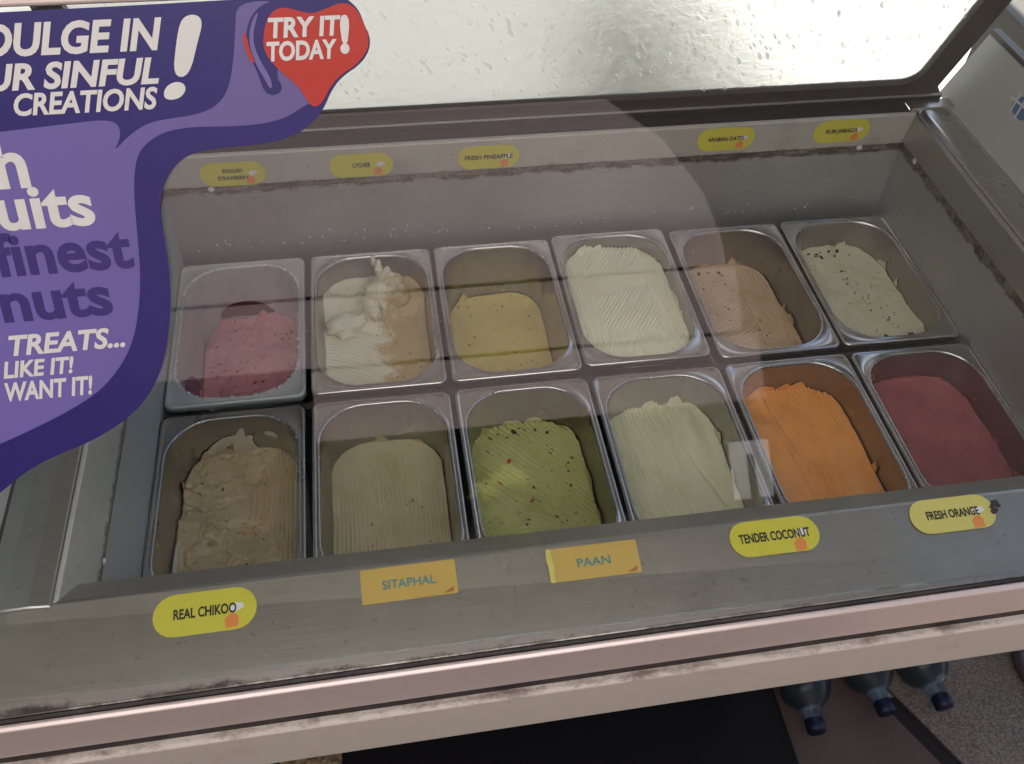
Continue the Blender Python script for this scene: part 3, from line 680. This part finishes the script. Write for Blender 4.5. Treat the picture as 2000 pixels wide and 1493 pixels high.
for i_, p_ in enumerate([o for o in C.objects if o.name.startswith('steel_pan')]):
    frost_crust(p_, (520 if i_ == 0 else 40 if i_ != 6 else 130), i_, 1.3 if i_ == 0 else .75)

# ---------------------------------------------------------------- flavour stickers
Myl = flat('sticker_yellow', (.64, .58, .06), .3, .5); Mylb = flat('sticker_yellow_worn', (.66, .58, .16), .35)
Mor = flat('sticker_orange_mark', (.78, .26, .07), .35); Mwh = flat('sticker_white_mark', (.75, .76, .76), .35); Mink = flat('sticker_ink', (.02, .02, .015), .5)
Mtan = flat('sticker_amber', (.60, .40, .10), .35); Mteal = flat('sticker_teal_ink', (.03, .24, .28), .5)
def stadium(w_, h_, seg=10):
    r = h_ / 2; P = []
    for i in range(seg + 1): a = -math.pi / 2 + math.pi * i / seg; P.append((w_ / 2 - r + r * math.cos(a), r * math.sin(a)))
    for i in range(seg + 1): a = math.pi / 2 + math.pi * i / seg; P.append((-w_ / 2 + r + r * math.cos(a), r * math.sin(a)))
    return P
def frost_beads():
    bm = bmesh.new()
    for k in range(90):
        x = rnd(.02, .97); z = .004 + abs(random.gauss(0, .010)); r_ = rnd(.0006, .0015)
        res = bmesh.ops.create_icosphere(bm, subdivisions=1, radius=r_)
        for v in res['verts']: v.co = v.co + Vector((x, YB - .0004, z))
    me = bpy.data.meshes.new('frost_beads'); bm.to_mesh(me); bm.free(); me.materials.append(flat('bead_frost', (.7, .72, .75), .4)); me.shade_smooth()
    o = bpy.data.objects.new('frost_beads', me); C.objects.link(o); o.parent = cart; tag(o, kind='stuff')
frost_beads()
def sticker(origin, frame, lines, label, w_=.0795, h_=.0335, worn=False, tilt=0):
    o0 = Vector(origin); U, V, Nn = frame
    if tilt: q = Matrix.Rotation(tilt, 3, Nn); U, V = q @ U, q @ V
    fr = (o0, U, V, Nn)
    s = plate('flavour_sticker', stadium(w_, h_), .0003, Mylb if worn else Myl, fr, .0002)
    tag(s, label, 'sticker', 'oval flavour stickers')
    n = len(lines)
    for k, (t, tw, cap) in enumerate(lines):
        y = (-.5 * cap + (n - 1) * .0052 - k * .0104) + (.0008 if n == 1 else 0)
        text('lettering', t, fr, -tw / 2, tw / 2, y, cap, Mink, .0007, s, 0, .030)
    cx = .0205
    plate('fruit_mark', [(cx - .005, -.0150), (cx + .0045, -.0145), (cx + .0052, -.007), (cx + .002, -.0035), (cx - .002, -.0045), (cx - .0055, -.008)], .00015, Mor, fr, .0006, s)
    plate('cream_mark', [(cx + .001, -.0035), (cx + .0095, .0002), (cx + .0085, .0035), (cx + .003, .0045), (cx - .002, .0005)], .00015, Mwh, fr, .00062, s)
    return s
FB = (UX, Vector((0, .034, 1)).normalized(), Vector((0, -1, .034)).normalized())
def yb(z): return YB - .003 + (z - .108) / .0435 * .0015 - .0004
NS = Vector((0, -.2135, .977)).normalized(); VS = NS.cross(UX).normalized() * 1
if VS.y < 0: VS = -VS
FS = (UX, VS, NS)
def on_shelf(x, y): return (x, y, .1522 + (y + .319) * (.0167 / .0765) + .0002)
sticker((.091, yb(.1255), .1255), FB, [('ENGLISH', .024, .0055), ('STRAWBERRY', .038, .0055)], 'faded yellow sticker reading ENGLISH STRAWBERRY on the back ledge', tilt=-.01)
sticker((.249, yb(.1265), .1265), FB, [('LYCHEE', .022, .0062)], 'yellow sticker reading LYCHEE on the back ledge')
sticker((.411, yb(.1270), .1270), FB, [('FRESH PINEAPPLE', .062, .0062)], 'yellow sticker reading FRESH PINEAPPLE on the back ledge')
sticker((.727, yb(.1330), .1320), FB, [('ARABIAN DATES', .050, .0060)], 'yellow sticker reading ARABIAN DATES on the back ledge')
sticker((.889, yb(.1330), .1335), FB, [('RUM JAMAICA', .045, .0062)], 'yellow sticker reading RUM JAMAICA on the back ledge')
sticker(on_shelf(.103, -.339), FS, [('REAL CHIKOO', .048, .0080)], 'yellow sticker reading REAL CHIKOO on the front shelf', tilt=.012)
sticker(on_shelf(.574, -.333), FS, [('TENDER COCONUT', .063, .0080)], 'yellow sticker reading TENDER COCONUT on the front shelf', h_=.031)
fo_ = sticker(on_shelf(.738, -.332), FS, [('FRESH ORANGE', .049, .0076)], 'worn yellow sticker reading FRESH ORANGE with a torn dark right end', worn=True, h_=.031)
fr_ = (Vector(on_shelf(.738, -.332)), UX, VS, NS)
for k in range(9):
    a = rnd(0, 6.28); cx, cy = .040 + rnd(-.003, .005), rnd(-.009, .008)
    plate('torn_residue', [(cx + rnd(.001, .004) * math.cos(a + j * 1.05), cy + rnd(.001, .003) * math.sin(a + j * 1.05)) for j in range(6)], .0002, M['seam'], fr_, .0004 + k * .00008, fo_)
def rect_sticker(x, y, t, tw, label, tilt=0, w_=.077, h_=.0285):
    o0 = Vector(on_shelf(x, y)); U, V, Nn = FS
    q = Matrix.Rotation(tilt, 3, Nn); U, V = q @ U, q @ V; fr = (o0, U, V, Nn)
    s = plate('flavour_sticker', rrect(-w_ / 2, w_ / 2, -h_ / 2, h_ / 2, .0015, 3), .0004, Mtan, fr, .0002)
    tag(s, label, 'sticker', 'amber rectangular flavour stickers')
    text('lettering', t, fr, -tw / 2, tw / 2, -.0038, .0075, Mteal, .0008, s, 0, .010)
    plate('corner_mark', [(w_ / 2 - .012, -h_ / 2 + .0015), (w_ / 2 - .003, -h_ / 2 + .006), (w_ / 2 - .004, -h_ / 2 + .0018)], .0001, flat('sticker_red_mark', (.42, .14, .05)), fr, .0007, s)
    return s, fr
rect_sticker(.263, -.3345, 'SITAPHAL', .043, 'amber rectangular sticker reading SITAPHAL in teal letters', .012)
ps, fr2 = rect_sticker(.4155, -.3355, 'PAAN', .028, 'amber rectangular sticker reading PAAN with its left edge folded over', .004)
plate('folded_edge', [(-.0385, -.0140), (-.0345, -.0150), (-.0335, -.002), (-.0348, .0140), (-.0385, .0142), (-.0395, .004), (-.0382, .0)], .0007, Mylb, fr2, .0007, ps)

# ---------------------------------------------------------------- poster on the glass
Mdk = flat('poster_indigo', (.026, .018, .15), .35); Mrd = flat('poster_red', (.50, .035, .02), .35)
Mcr = flat('poster_cream_ink', (.74, .72, .68), .45); Mtl = flat('poster_violet_ink', (.045, .03, .17), .4); Mal = flat('poster_highlight', (.17, .14, .36), .4)
def lav():
    a = N('poster_lavender'); g = a.n('ShaderNodeNewGeometry'); sx = a.n('ShaderNodeSeparateXYZ'); a.l(g.outputs['Position'], sx.inputs[0])
    f = a.math('MULTIPLY', a.math('SUBTRACT', sx.outputs[2], .33), 4.0)
    fx = a.math('MULTIPLY', a.math('SUBTRACT', sx.outputs[0], .04), 5.0)
    c = a.mix(fx, (.165, .13, .42), (.14, .09, .27)); c = a.mix(a.ramp(f, (0, 0), (1, .5)), c, (.13, .11, .30))
    a.l(c, a.p.inputs['Base Color']); a.set(Roughness=.4); return a.m
Mlv = lav()
PO = [[-0.0217,0.4691],[0.0704,0.4709],[0.1358,0.4716],[0.2033,0.4728],[0.2379,0.4737],[0.2568,0.4736],[0.2635,0.4679],[0.2667,0.4639],[0.2689,0.456],[0.2715,0.4497],[0.2705,0.4424],[0.2646,0.4349],[0.2528,0.4283],[0.2459,0.421],[0.2402,0.4107],[0.2316,0.4019],[0.2198,0.3954],[0.2036,0.3921],[0.1794,0.3914],[0.1612,0.3897],[0.1504,0.3841],[0.1422,0.3748],[0.1371,0.3644],[0.1348,0.3536],[0.1348,0.3361],[0.1338,0.3149],[0.1294,0.2882],[0.1211,0.261],[0.1103,0.2405],[0.0923,0.2221],[0.065,0.2075],[0.0373,0.1988],[0.0173,0.1889],[0.0037,0.179],[-0.0234,0.1608],[-0.06,0.143]]
PL = [[-0.0423,0.401],[0.0552,0.4074],[0.0981,0.4102],[0.114,0.411],[0.1202,0.4089],[0.1216,0.4042],[0.1196,0.3987],[0.1152,0.3925],[0.1267,0.4022],[0.1379,0.408],[0.1499,0.4097],[0.1647,0.4109],[0.1771,0.4146],[0.1857,0.4229],[0.1908,0.4369],[0.1951,0.4563],[0.198,0.4717],[0.226,0.4706],[0.2342,0.4434],[0.2375,0.4159],[0.2293,0.4133],[0.2176,0.4066],[0.2022,0.4036],[0.1842,0.4034],[0.1607,0.4044],[0.1456,0.4023],[0.1343,0.3964],[0.128,0.3893],[0.124,0.3775],[0.1212,0.3608],[0.1191,0.3388],[0.1164,0.3163],[0.1118,0.2966],[0.1049,0.2766],[0.0948,0.26],[0.0788,0.2437],[0.0572,0.2314],[0.0292,0.2197],[0.0084,0.2119],[-0.055,0.192]]
DA = [[0.2218,0.4722],[0.2099,0.4688],[0.2034,0.4614],[0.2,0.4519],[0.2009,0.4421],[0.2047,0.432],[0.2063,0.4224],[0.2104,0.4196],[0.2156,0.4208],[0.2176,0.4248],[0.2142,0.4307],[0.2239,0.4551],[0.2661,0.4645],[0.2551,0.4715]]
AL = [[0.2096,0.4666],[0.2057,0.4619],[0.2028,0.4554],[0.2019,0.4471],[0.204,0.4377],[0.2076,0.4299],[0.2098,0.424],[0.2118,0.4239],[0.2112,0.4303],[0.2066,0.4396],[0.2043,0.4481],[0.2051,0.4553],[0.2073,0.4607]]
HE = [[0.2101,0.4515],[0.2126,0.4597],[0.2176,0.4663],[0.2241,0.4677],[0.2311,0.4658],[0.239,0.4633],[0.2472,0.4658],[0.2563,0.469],[0.2629,0.4674],[0.2668,0.4622],[0.2693,0.4546],[0.2708,0.4481],[0.269,0.4419],[0.2616,0.4342],[0.2517,0.4292],[0.2452,0.4228],[0.2408,0.4157],[0.2364,0.4118],[0.2323,0.4129],[0.2273,0.4237],[0.2206,0.4298],[0.2129,0.4382],[0.2097,0.4451]]
HL = [[0.199,0.4553],[0.199,0.4472],[0.2008,0.4398],[0.204,0.4374],[0.2017,0.446],[0.2009,0.4544]]
BA = [[0.1686,0.465],[0.1733,0.4659],[0.177,0.4641],[0.1771,0.4597],[0.174,0.453],[0.1654,0.4324],[0.1563,0.4329],[0.1616,0.4522],[0.1652,0.4616]]
BD = [[0.1496,0.4247],[0.1526,0.4285],[0.1578,0.4303],[0.1619,0.4289],[0.1624,0.4252],[0.1589,0.4213],[0.1534,0.4199],[0.1496,0.4212]]
sm = lambda p: smooth_poly([tuple(q) for q in p], 2)
# the left end runs straight down the glass edge
poster = plate('glass_poster', [(-.06, .469)] + sm(PO)[2:-3] + [(-.06, .143)], .0004, Mdk, GF, .0001)
tag(poster, 'large curvy purple advertising poster stuck to the front glass', 'poster')
plate('lavender_field', sm(PL), .0001, Mlv, GF, .0006, poster)
plate('dark_swirl', sm(DA), .0001, Mdk, GF, .0009, poster); plate('swirl_highlight', sm(AL), .0001, Mal, GF, .0012, poster)
hh = plate('red_heart', sm(HE), .0001, Mrd, GF, .0012, poster); plate('red_heart', sm(HL), .0001, Mrd, GF, .0015, poster)
bb = plate('exclamation_mark', sm(BA), .0001, Mcr, GF, .0009, poster); plate('exclamation_dot', sm(BD), .0001, Mcr, GF, .0009, bb)
T_ = [('DULGE IN', .0560, .1556, .4485, .0168, Mcr, .34, .035), ('UR SINFUL', .0545, .1485, .4302, .0140, Mcr, .34, .035), ('CREATIONS', .0660, .1465, .4161, .0120, Mcr, .34, .03),
      ('h', .0478, .0655, .3760, .0295, Mcr, 0, .028), ('uits', .0427, .0975, .3514, .0262, Mcr, 0, .028), ('finest', .0341, .1145, .3233, .0262, Mtl, 0, .028), ('nuts', .0311, .0965, .2944, .0262, Mtl, 0, .028),
      ('S TREATS...', .0149, .0990, .2720, .0132, Mcr, .34, .03), ('LIKE IT!', .0217, .0660, .2573, .0110, Mcr, .34, .03), ('I WANT IT!', .0129, .0745, .2416, .0126, Mcr, .34, .03)]
for t, a, b, base, cap, m, shr, bold in T_: text('lettering', t, GF, a, b, base, cap, m, .0009, poster, shr, bold)
text('lettering', 'TRY IT', GF, .2140, .2555, .4518, .0106, Mcr, .0016, hh, .18, .035)
text('lettering', 'TODAY', GF, .2115, .2520, .4392, .0104, Mcr, .0016, hh, .18, .035)
text('lettering', '!', GF, .2535, .2600, .4425, .0195, Mcr, .0016, hh, .10, .05)

# ---------------------------------------------------------------- floor things
def bottle_mesh():
    prof = [(0, .036), (.004, .043), (.03, .0455), (.055, .045), (.060, .0425), (.066, .045), (.10, .0455), (.105, .043), (.111, .0455), (.118, .043), (.124, .0455), (.131, .043), (.137, .0455), (.160, .0455), (.178, .042), (.192, .033), (.202, .020), (.210, .0145), (.222, .0135)]
    n = 24; rings = []
    for k, (y, r) in enumerate(prof):
        rings.append([((r * (1 + .04 * math.sin(5 * a + k))) * math.cos(a), -y, r * (1 + .04 * math.sin(5 * a + k)) * math.sin(a)) for a in [2 * math.pi * i / n for i in range(n)]])
    return rings
gb = N('bottle_plastic'); gb.set(Base_Color=(.10, .13, .16, 1), Roughness=.28, IOR=1.33); gb.p.inputs['Transmission Weight'].default_value = .8  # plastic tint darkened to carry the shade under the cart
cap_m = flat('bottle_cap_blue', (.006, .009, .032), .45); lab_m = flat('bottle_label_blue', (.006, .045, .10), .35)  # cap and label colours dimmed for that shade too
for i, (x, y, rz, lab) in enumerate(((.955, .030, -.10, 'clear water bottle with a blue cap lying nearest the black mat'), (1.060, .045, .03, 'middle clear water bottle with a blue cap lying on the floor'), (1.160, .040, .06, 'clear water bottle lying nearest the speckled floor slab'), )):
    b = empty('water_bottle', (x, y, -.795 + .042), rz); tag(b, lab, 'bottle', 'water bottles lying under the cart')
    rings = bottle_mesh(); loft('bottle_body', rings, gb.m, b, True, True)
    loft('bottle_cap', [[(r * math.cos(a), -yy, r * math.sin(a)) for a in [2 * math.pi * k / 20 for k in range(20)]] for yy, r in ((.222, .0155), (.223, .0165), (.243, .0165), (.245, .0150))], cap_m, b, True, True)
    loft('bottle_label', [[(r * math.cos(a), -yy, r * math.sin(a)) for a in [2 * math.pi * k / 24 for k in range(24)]] for yy, r in ((.060, .0465), (.061, .0470), (.128, .0470), (.129, .0465))], lab_m, b)
# blue crate edge behind the bottles
# ring shaped coil at the right
coil = bpy.data.meshes.new('hose_coil'); bm = bmesh.new(); n, k2 = 40, 8; rows = []
for i in range(n):
    a = 2 * math.pi * i / n; rows.append([bm.verts.new(((.075 + .009 * math.cos(t)) * math.cos(a), (.075 + .009 * math.cos(t)) * math.sin(a), .009 * math.sin(t))) for t in [2 * math.pi * j / k2 for j in range(k2)]])
for i in range(n):
    for j in range(k2): bm.faces.new((rows[i][j], rows[(i + 1) % n][j], rows[(i + 1) % n][(j + 1) % k2], rows[i][(j + 1) % k2]))
bmesh.ops.recalc_face_normals(bm, faces=bm.faces); bm.to_mesh(coil); bm.free(); coil.shade_smooth(); coil.materials.append(flat('dark_hose', (.06, .04, .04), .5))
o = bpy.data.objects.new('hose_coil', coil); C.objects.link(o); o.location = (1.445, -.150, -.785); tag(o, 'dark round coil of hose on the speckled floor', 'hose')
# crumpled wrapper
v = []; nn = 14
for i in range(nn):
    for j in range(nn): v.append((.10 * (i / (nn - 1) - .5), .07 * (j / (nn - 1) - .5), .018 * random.random() + .010))
o = mesh_obj('crumpled_wrapper', v, [(i * nn + j, (i + 1) * nn + j, (i + 1) * nn + j + 1, i * nn + j + 1) for i in range(nn - 1) for j in range(nn - 1)], flat('brown_paper', (.30, .22, .13), .6))
o.location = (.068, -.155, -.778); so = o.modifiers.new('s', 'SOLIDIFY'); so.thickness = .001; tag(o, 'crumpled brown wrapper lying on the black mat', 'wrapper')

# ---------------------------------------------------------------- things around the cart
roofm = paint('porch_ceiling', (.13, .10, .085), rough=.8, grime=.2)
r = empty('porch_roof', (0, 0, 1.42)); tag(r, 'flat brown porch roof sheltering the cart, with a translucent panel added to light it from above', 'roof')
for lo_, hi_ in (((-4.2, -.58, 0), (1.55, 2.4, .08)), ((-4.2, -1.75, 0), (-.75, -.5805, .08)), ((1.05, -1.75, 0), (1.55, -.5805, .08))):
    b = box('roof_board', lo_, hi_, roofm, r, .004)
a_ = N('added_light_sheet'); a_.t.nodes.remove(a_.p); tl_ = a_.n('ShaderNodeBsdfTranslucent'); tl_.inputs[0].default_value = (.94, .91, .90, 1); a_.l(tl_.outputs[0], a_.out.inputs[0])
mesh_obj('added_light_panel', [(-.7495, -1.75, .04), (1.0495, -1.75, .04), (1.0495, -.5805, .04), (-.7495, -.5805, .04)], [(0, 1, 2, 3)], a_.m, r)  # unseen panel, added to spread soft key light over the cart
# dark steel locker beyond the right end of the cart
lk = empty('dark_locker', (1.5, .75, -.795)); tag(lk, 'dark grey locker standing beyond the right end of the cart', 'locker')
for nm, lo_, hi_, m in (('locker_body', (1.28, .02, -.79), (1.9, .60, .12), paint('locker_grey', (.10, .10, .105), .5)), ('locker_lid', (1.27, .01, .121), (1.91, .61, .15), paint('locker_brown', (.09, .075, .065), .5))):
    b = box(nm, lo_, hi_, m, None, .004); b.parent = lk; b.location = (-1.5, -.75, .795)
# unseen mauve panels shaped and placed to give the glass its pale reflection
pw = empty('reflection_backdrop', (.3, -3.2, -.8)); tag(pw, 'mauve panels added behind the viewer to make the pale reflection in the front glass', 'wall')
Mmv = paint('mauve_backdrop', (.34, .265, .27), rough=.8, grime=.15)
def backdrop_piece(x0, x1, z0, z1, round_right=False):
    if round_right:
        pts = [(x0, z0), (x1, z0), (x1, z1 - .62), (x1 - .06, z1 - .40), (x1 - .20, z1 - .18), (x1 - .42, z1), (x0, z1)]
    else: pts = [(x0, z0), (x1, z0), (x1, z1), (x0, z1)]
    n = len(pts); vv = [(x - .3, -.05, z + .8) for x, z in pts] + [(x - .3, .05, z + .8) for x, z in pts]
    o = mesh_obj('backdrop_panel', vv, [tuple(range(n))[::-1], tuple(range(n, 2 * n))] + [(i, (i + 1) % n, (i + 1) % n + n, i + n) for i in range(n)], Mmv, pw); fixn(o)
backdrop_piece(-.9, 1.66, .640, .900); backdrop_piece(-.9, 1.62, .915, 1.62, True); backdrop_piece(-.05, 1.72, .36, .625)
dw = box('dark_wall', (-4.5, -3.7, -.8), (6, -3.5, 3.0), paint('dark_shop_wall', (.05, .04, .035), .8), bevel=.01)
tag(dw, 'dark shop wall across from the cart, mirrored in the steel', 'wall')

# darker paving and a shrub behind the cart, seen blurred through the window
pv = paint('grey_paving', (.25, .25, .24), .8, .3, (.14, .14, .13), 5, .4, .7)
p1 = mesh_obj('paving', [(-9, .95, -.804), (1.62, .95, -.804), (1.80, 9, -.804), (-9, 9, -.804)], [(0, 1, 2, 3)], pv); tag(p1, kind='structure')
def leaf_mat(name, c1, c2, tr, wt=.45):
    a = N(name); v = a.coord(); a.l(a.mix(a.noise(v, 9, 3), c1, c2), a.p.inputs['Base Color']); a.set(Roughness=.4)
    t = a.n('ShaderNodeBsdfTranslucent'); t.inputs[0].default_value = tuple(tr) + (1,)
    mx = a.n('ShaderNodeMixShader'); mx.inputs[0].default_value = wt; a.l(a.p.outputs[0], mx.inputs[1]); a.l(t.outputs[0], mx.inputs[2]); a.l(mx.outputs[0], a.out.inputs[0]); return a.m
def shrub(name, loc, rad, n, leaf, mat, label, clumps):
    rs = np.random.RandomState(len(label)); e = empty(name, loc); tag(e, label, 'shrub'); V_, F_ = [], []
    cc = [(rs.uniform(-1, 1) * rad[0] * .7, rs.uniform(-1, 1) * rad[1] * .7, rad[2] * (.35 + 1.3 * rs.rand()), rs.uniform(.3, .5)) for _ in range(clumps)]
    for i in range(n):
        c = cc[i % clumps]; d = rs.normal(size=3); d /= np.linalg.norm(d); r0 = c[3] * (rs.rand() ** .4)
        p = Vector((c[0] + d[0] * rad[0] * r0, c[1] + d[1] * rad[1] * r0, c[2] + d[2] * rad[2] * r0))
        q = Matrix.Rotation(rs.rand() * 6.28, 3, Vector(rs.normal(size=3)).normalized()); L = leaf * rs.uniform(.6, 1.3)
        k = len(V_)
        for x, y, z in ((0, 0, 0), (.5, .28, .06), (1, 0, -.05), (.5, -.28, .06)): V_.append(p + q @ Vector((x * L, y * L, z * L)))
        F_.append((k, k + 1, k + 2, k + 3))
    mesh_obj('leaves', V_, F_, mat, e)
    for k in range(6):
        c = cc[k % clumps]; tip = Vector((c[0], c[1], c[2])); rings = []
        for j in range(5):
            f = j / 4; o_ = tip * f; rr_ = .016 * (1 - .75 * f)
            rings.append([(o_.x + rr_ * math.cos(t), o_.y + rr_ * math.sin(t), o_.z) for t in [2 * math.pi * i / 7 for i in range(7)]])
        loft('stem', rings, flat('bark', (.10, .07, .05), .8), e, True, True)
Lf = leaf_mat('leaf_green', (.20, .21, .16), (.30, .30, .25), (.5, .52, .4)); Lf2 = leaf_mat('leaf_lime', (.42, .44, .12), (.60, .58, .25), (.94, .95, .55), .8)
shrub('garden_shrub', (1.22, 2.05, -.81), (.34, .30, .17), 1100, .05, Lf, 'leafy green shrub behind the cart, blurred through the back window', 14)
def small_tree(loc, label, crowns, n, leaf, mat):
    rs = np.random.RandomState(5); e = empty('potted_tree', loc); tag(e, label, 'tree'); V_, F_ = [], []
    for i in range(n):
        c = crowns[i % len(crowns)]; d = rs.normal(size=3); d /= np.linalg.norm(d); r0 = c[3] * rs.rand() ** .4
        p = Vector((c[0] + d[0] * r0, c[1] + d[1] * r0, c[2] + d[2] * r0 * c[4])); L = leaf * rs.uniform(.6, 1.3)
        q = Matrix.Rotation(rs.rand() * 6.28, 3, Vector(rs.normal(size=3)).normalized()); k = len(V_)
        for x, y, z in ((0, 0, 0), (.5, .28, .06), (1, 0, -.05), (.5, -.28, .06)): V_.append(p + q @ Vector((x * L, y * L, z * L)))
        F_.append((k, k + 1, k + 2, k + 3))
    mesh_obj('crown', V_, F_, mat, e)
    loft('trunk', [[(r_ * math.cos(t) + .02 * math.sin(z * 5), r_ * math.sin(t), z) for t in [2 * math.pi * i / 8 for i in range(8)]] for z, r_ in ((.0, .02), (.3, .016), (.6, .012), (.85, .008))], flat('dark_bark', (.03, .02, .015), .8), e, True, True)
small_tree((.60, -2.9, -.81), 'slim sunlit lime green tree behind the viewer, mirrored in the front glass', [(-.03, 0, .80, .09, .9), (.03, .02, .74, .08, .7), (.02, 0, .97, .06, .5), (-.06, 0, .93, .04, .6)], 1500, .032, Lf2)
wb = box('white_board', (1.50, -3.05, -.02), (1.66, -3.03, .20), flat('white_board', (.62, .62, .64), .5), bevel=.002)
tag(wb, 'small white board behind the viewer, mirrored in the front glass', 'board')
st = box('board_post', (1.57, -3.029, -.80), (1.59, -3.01, .15), flat('post_black', (.01, .01, .01), .9)); st.parent = wb
lw = box('sky_block_wall', (-2.3, -3.4, -.8), (-2.15, 2.4, 1.415), paint('sky_block_brown', (.20, .15, .12), .8), bevel=.006)  # added to keep bluish sky light off from the left
tag(lw, 'unseen brown wall added left of the cart to block sky light', 'wall')
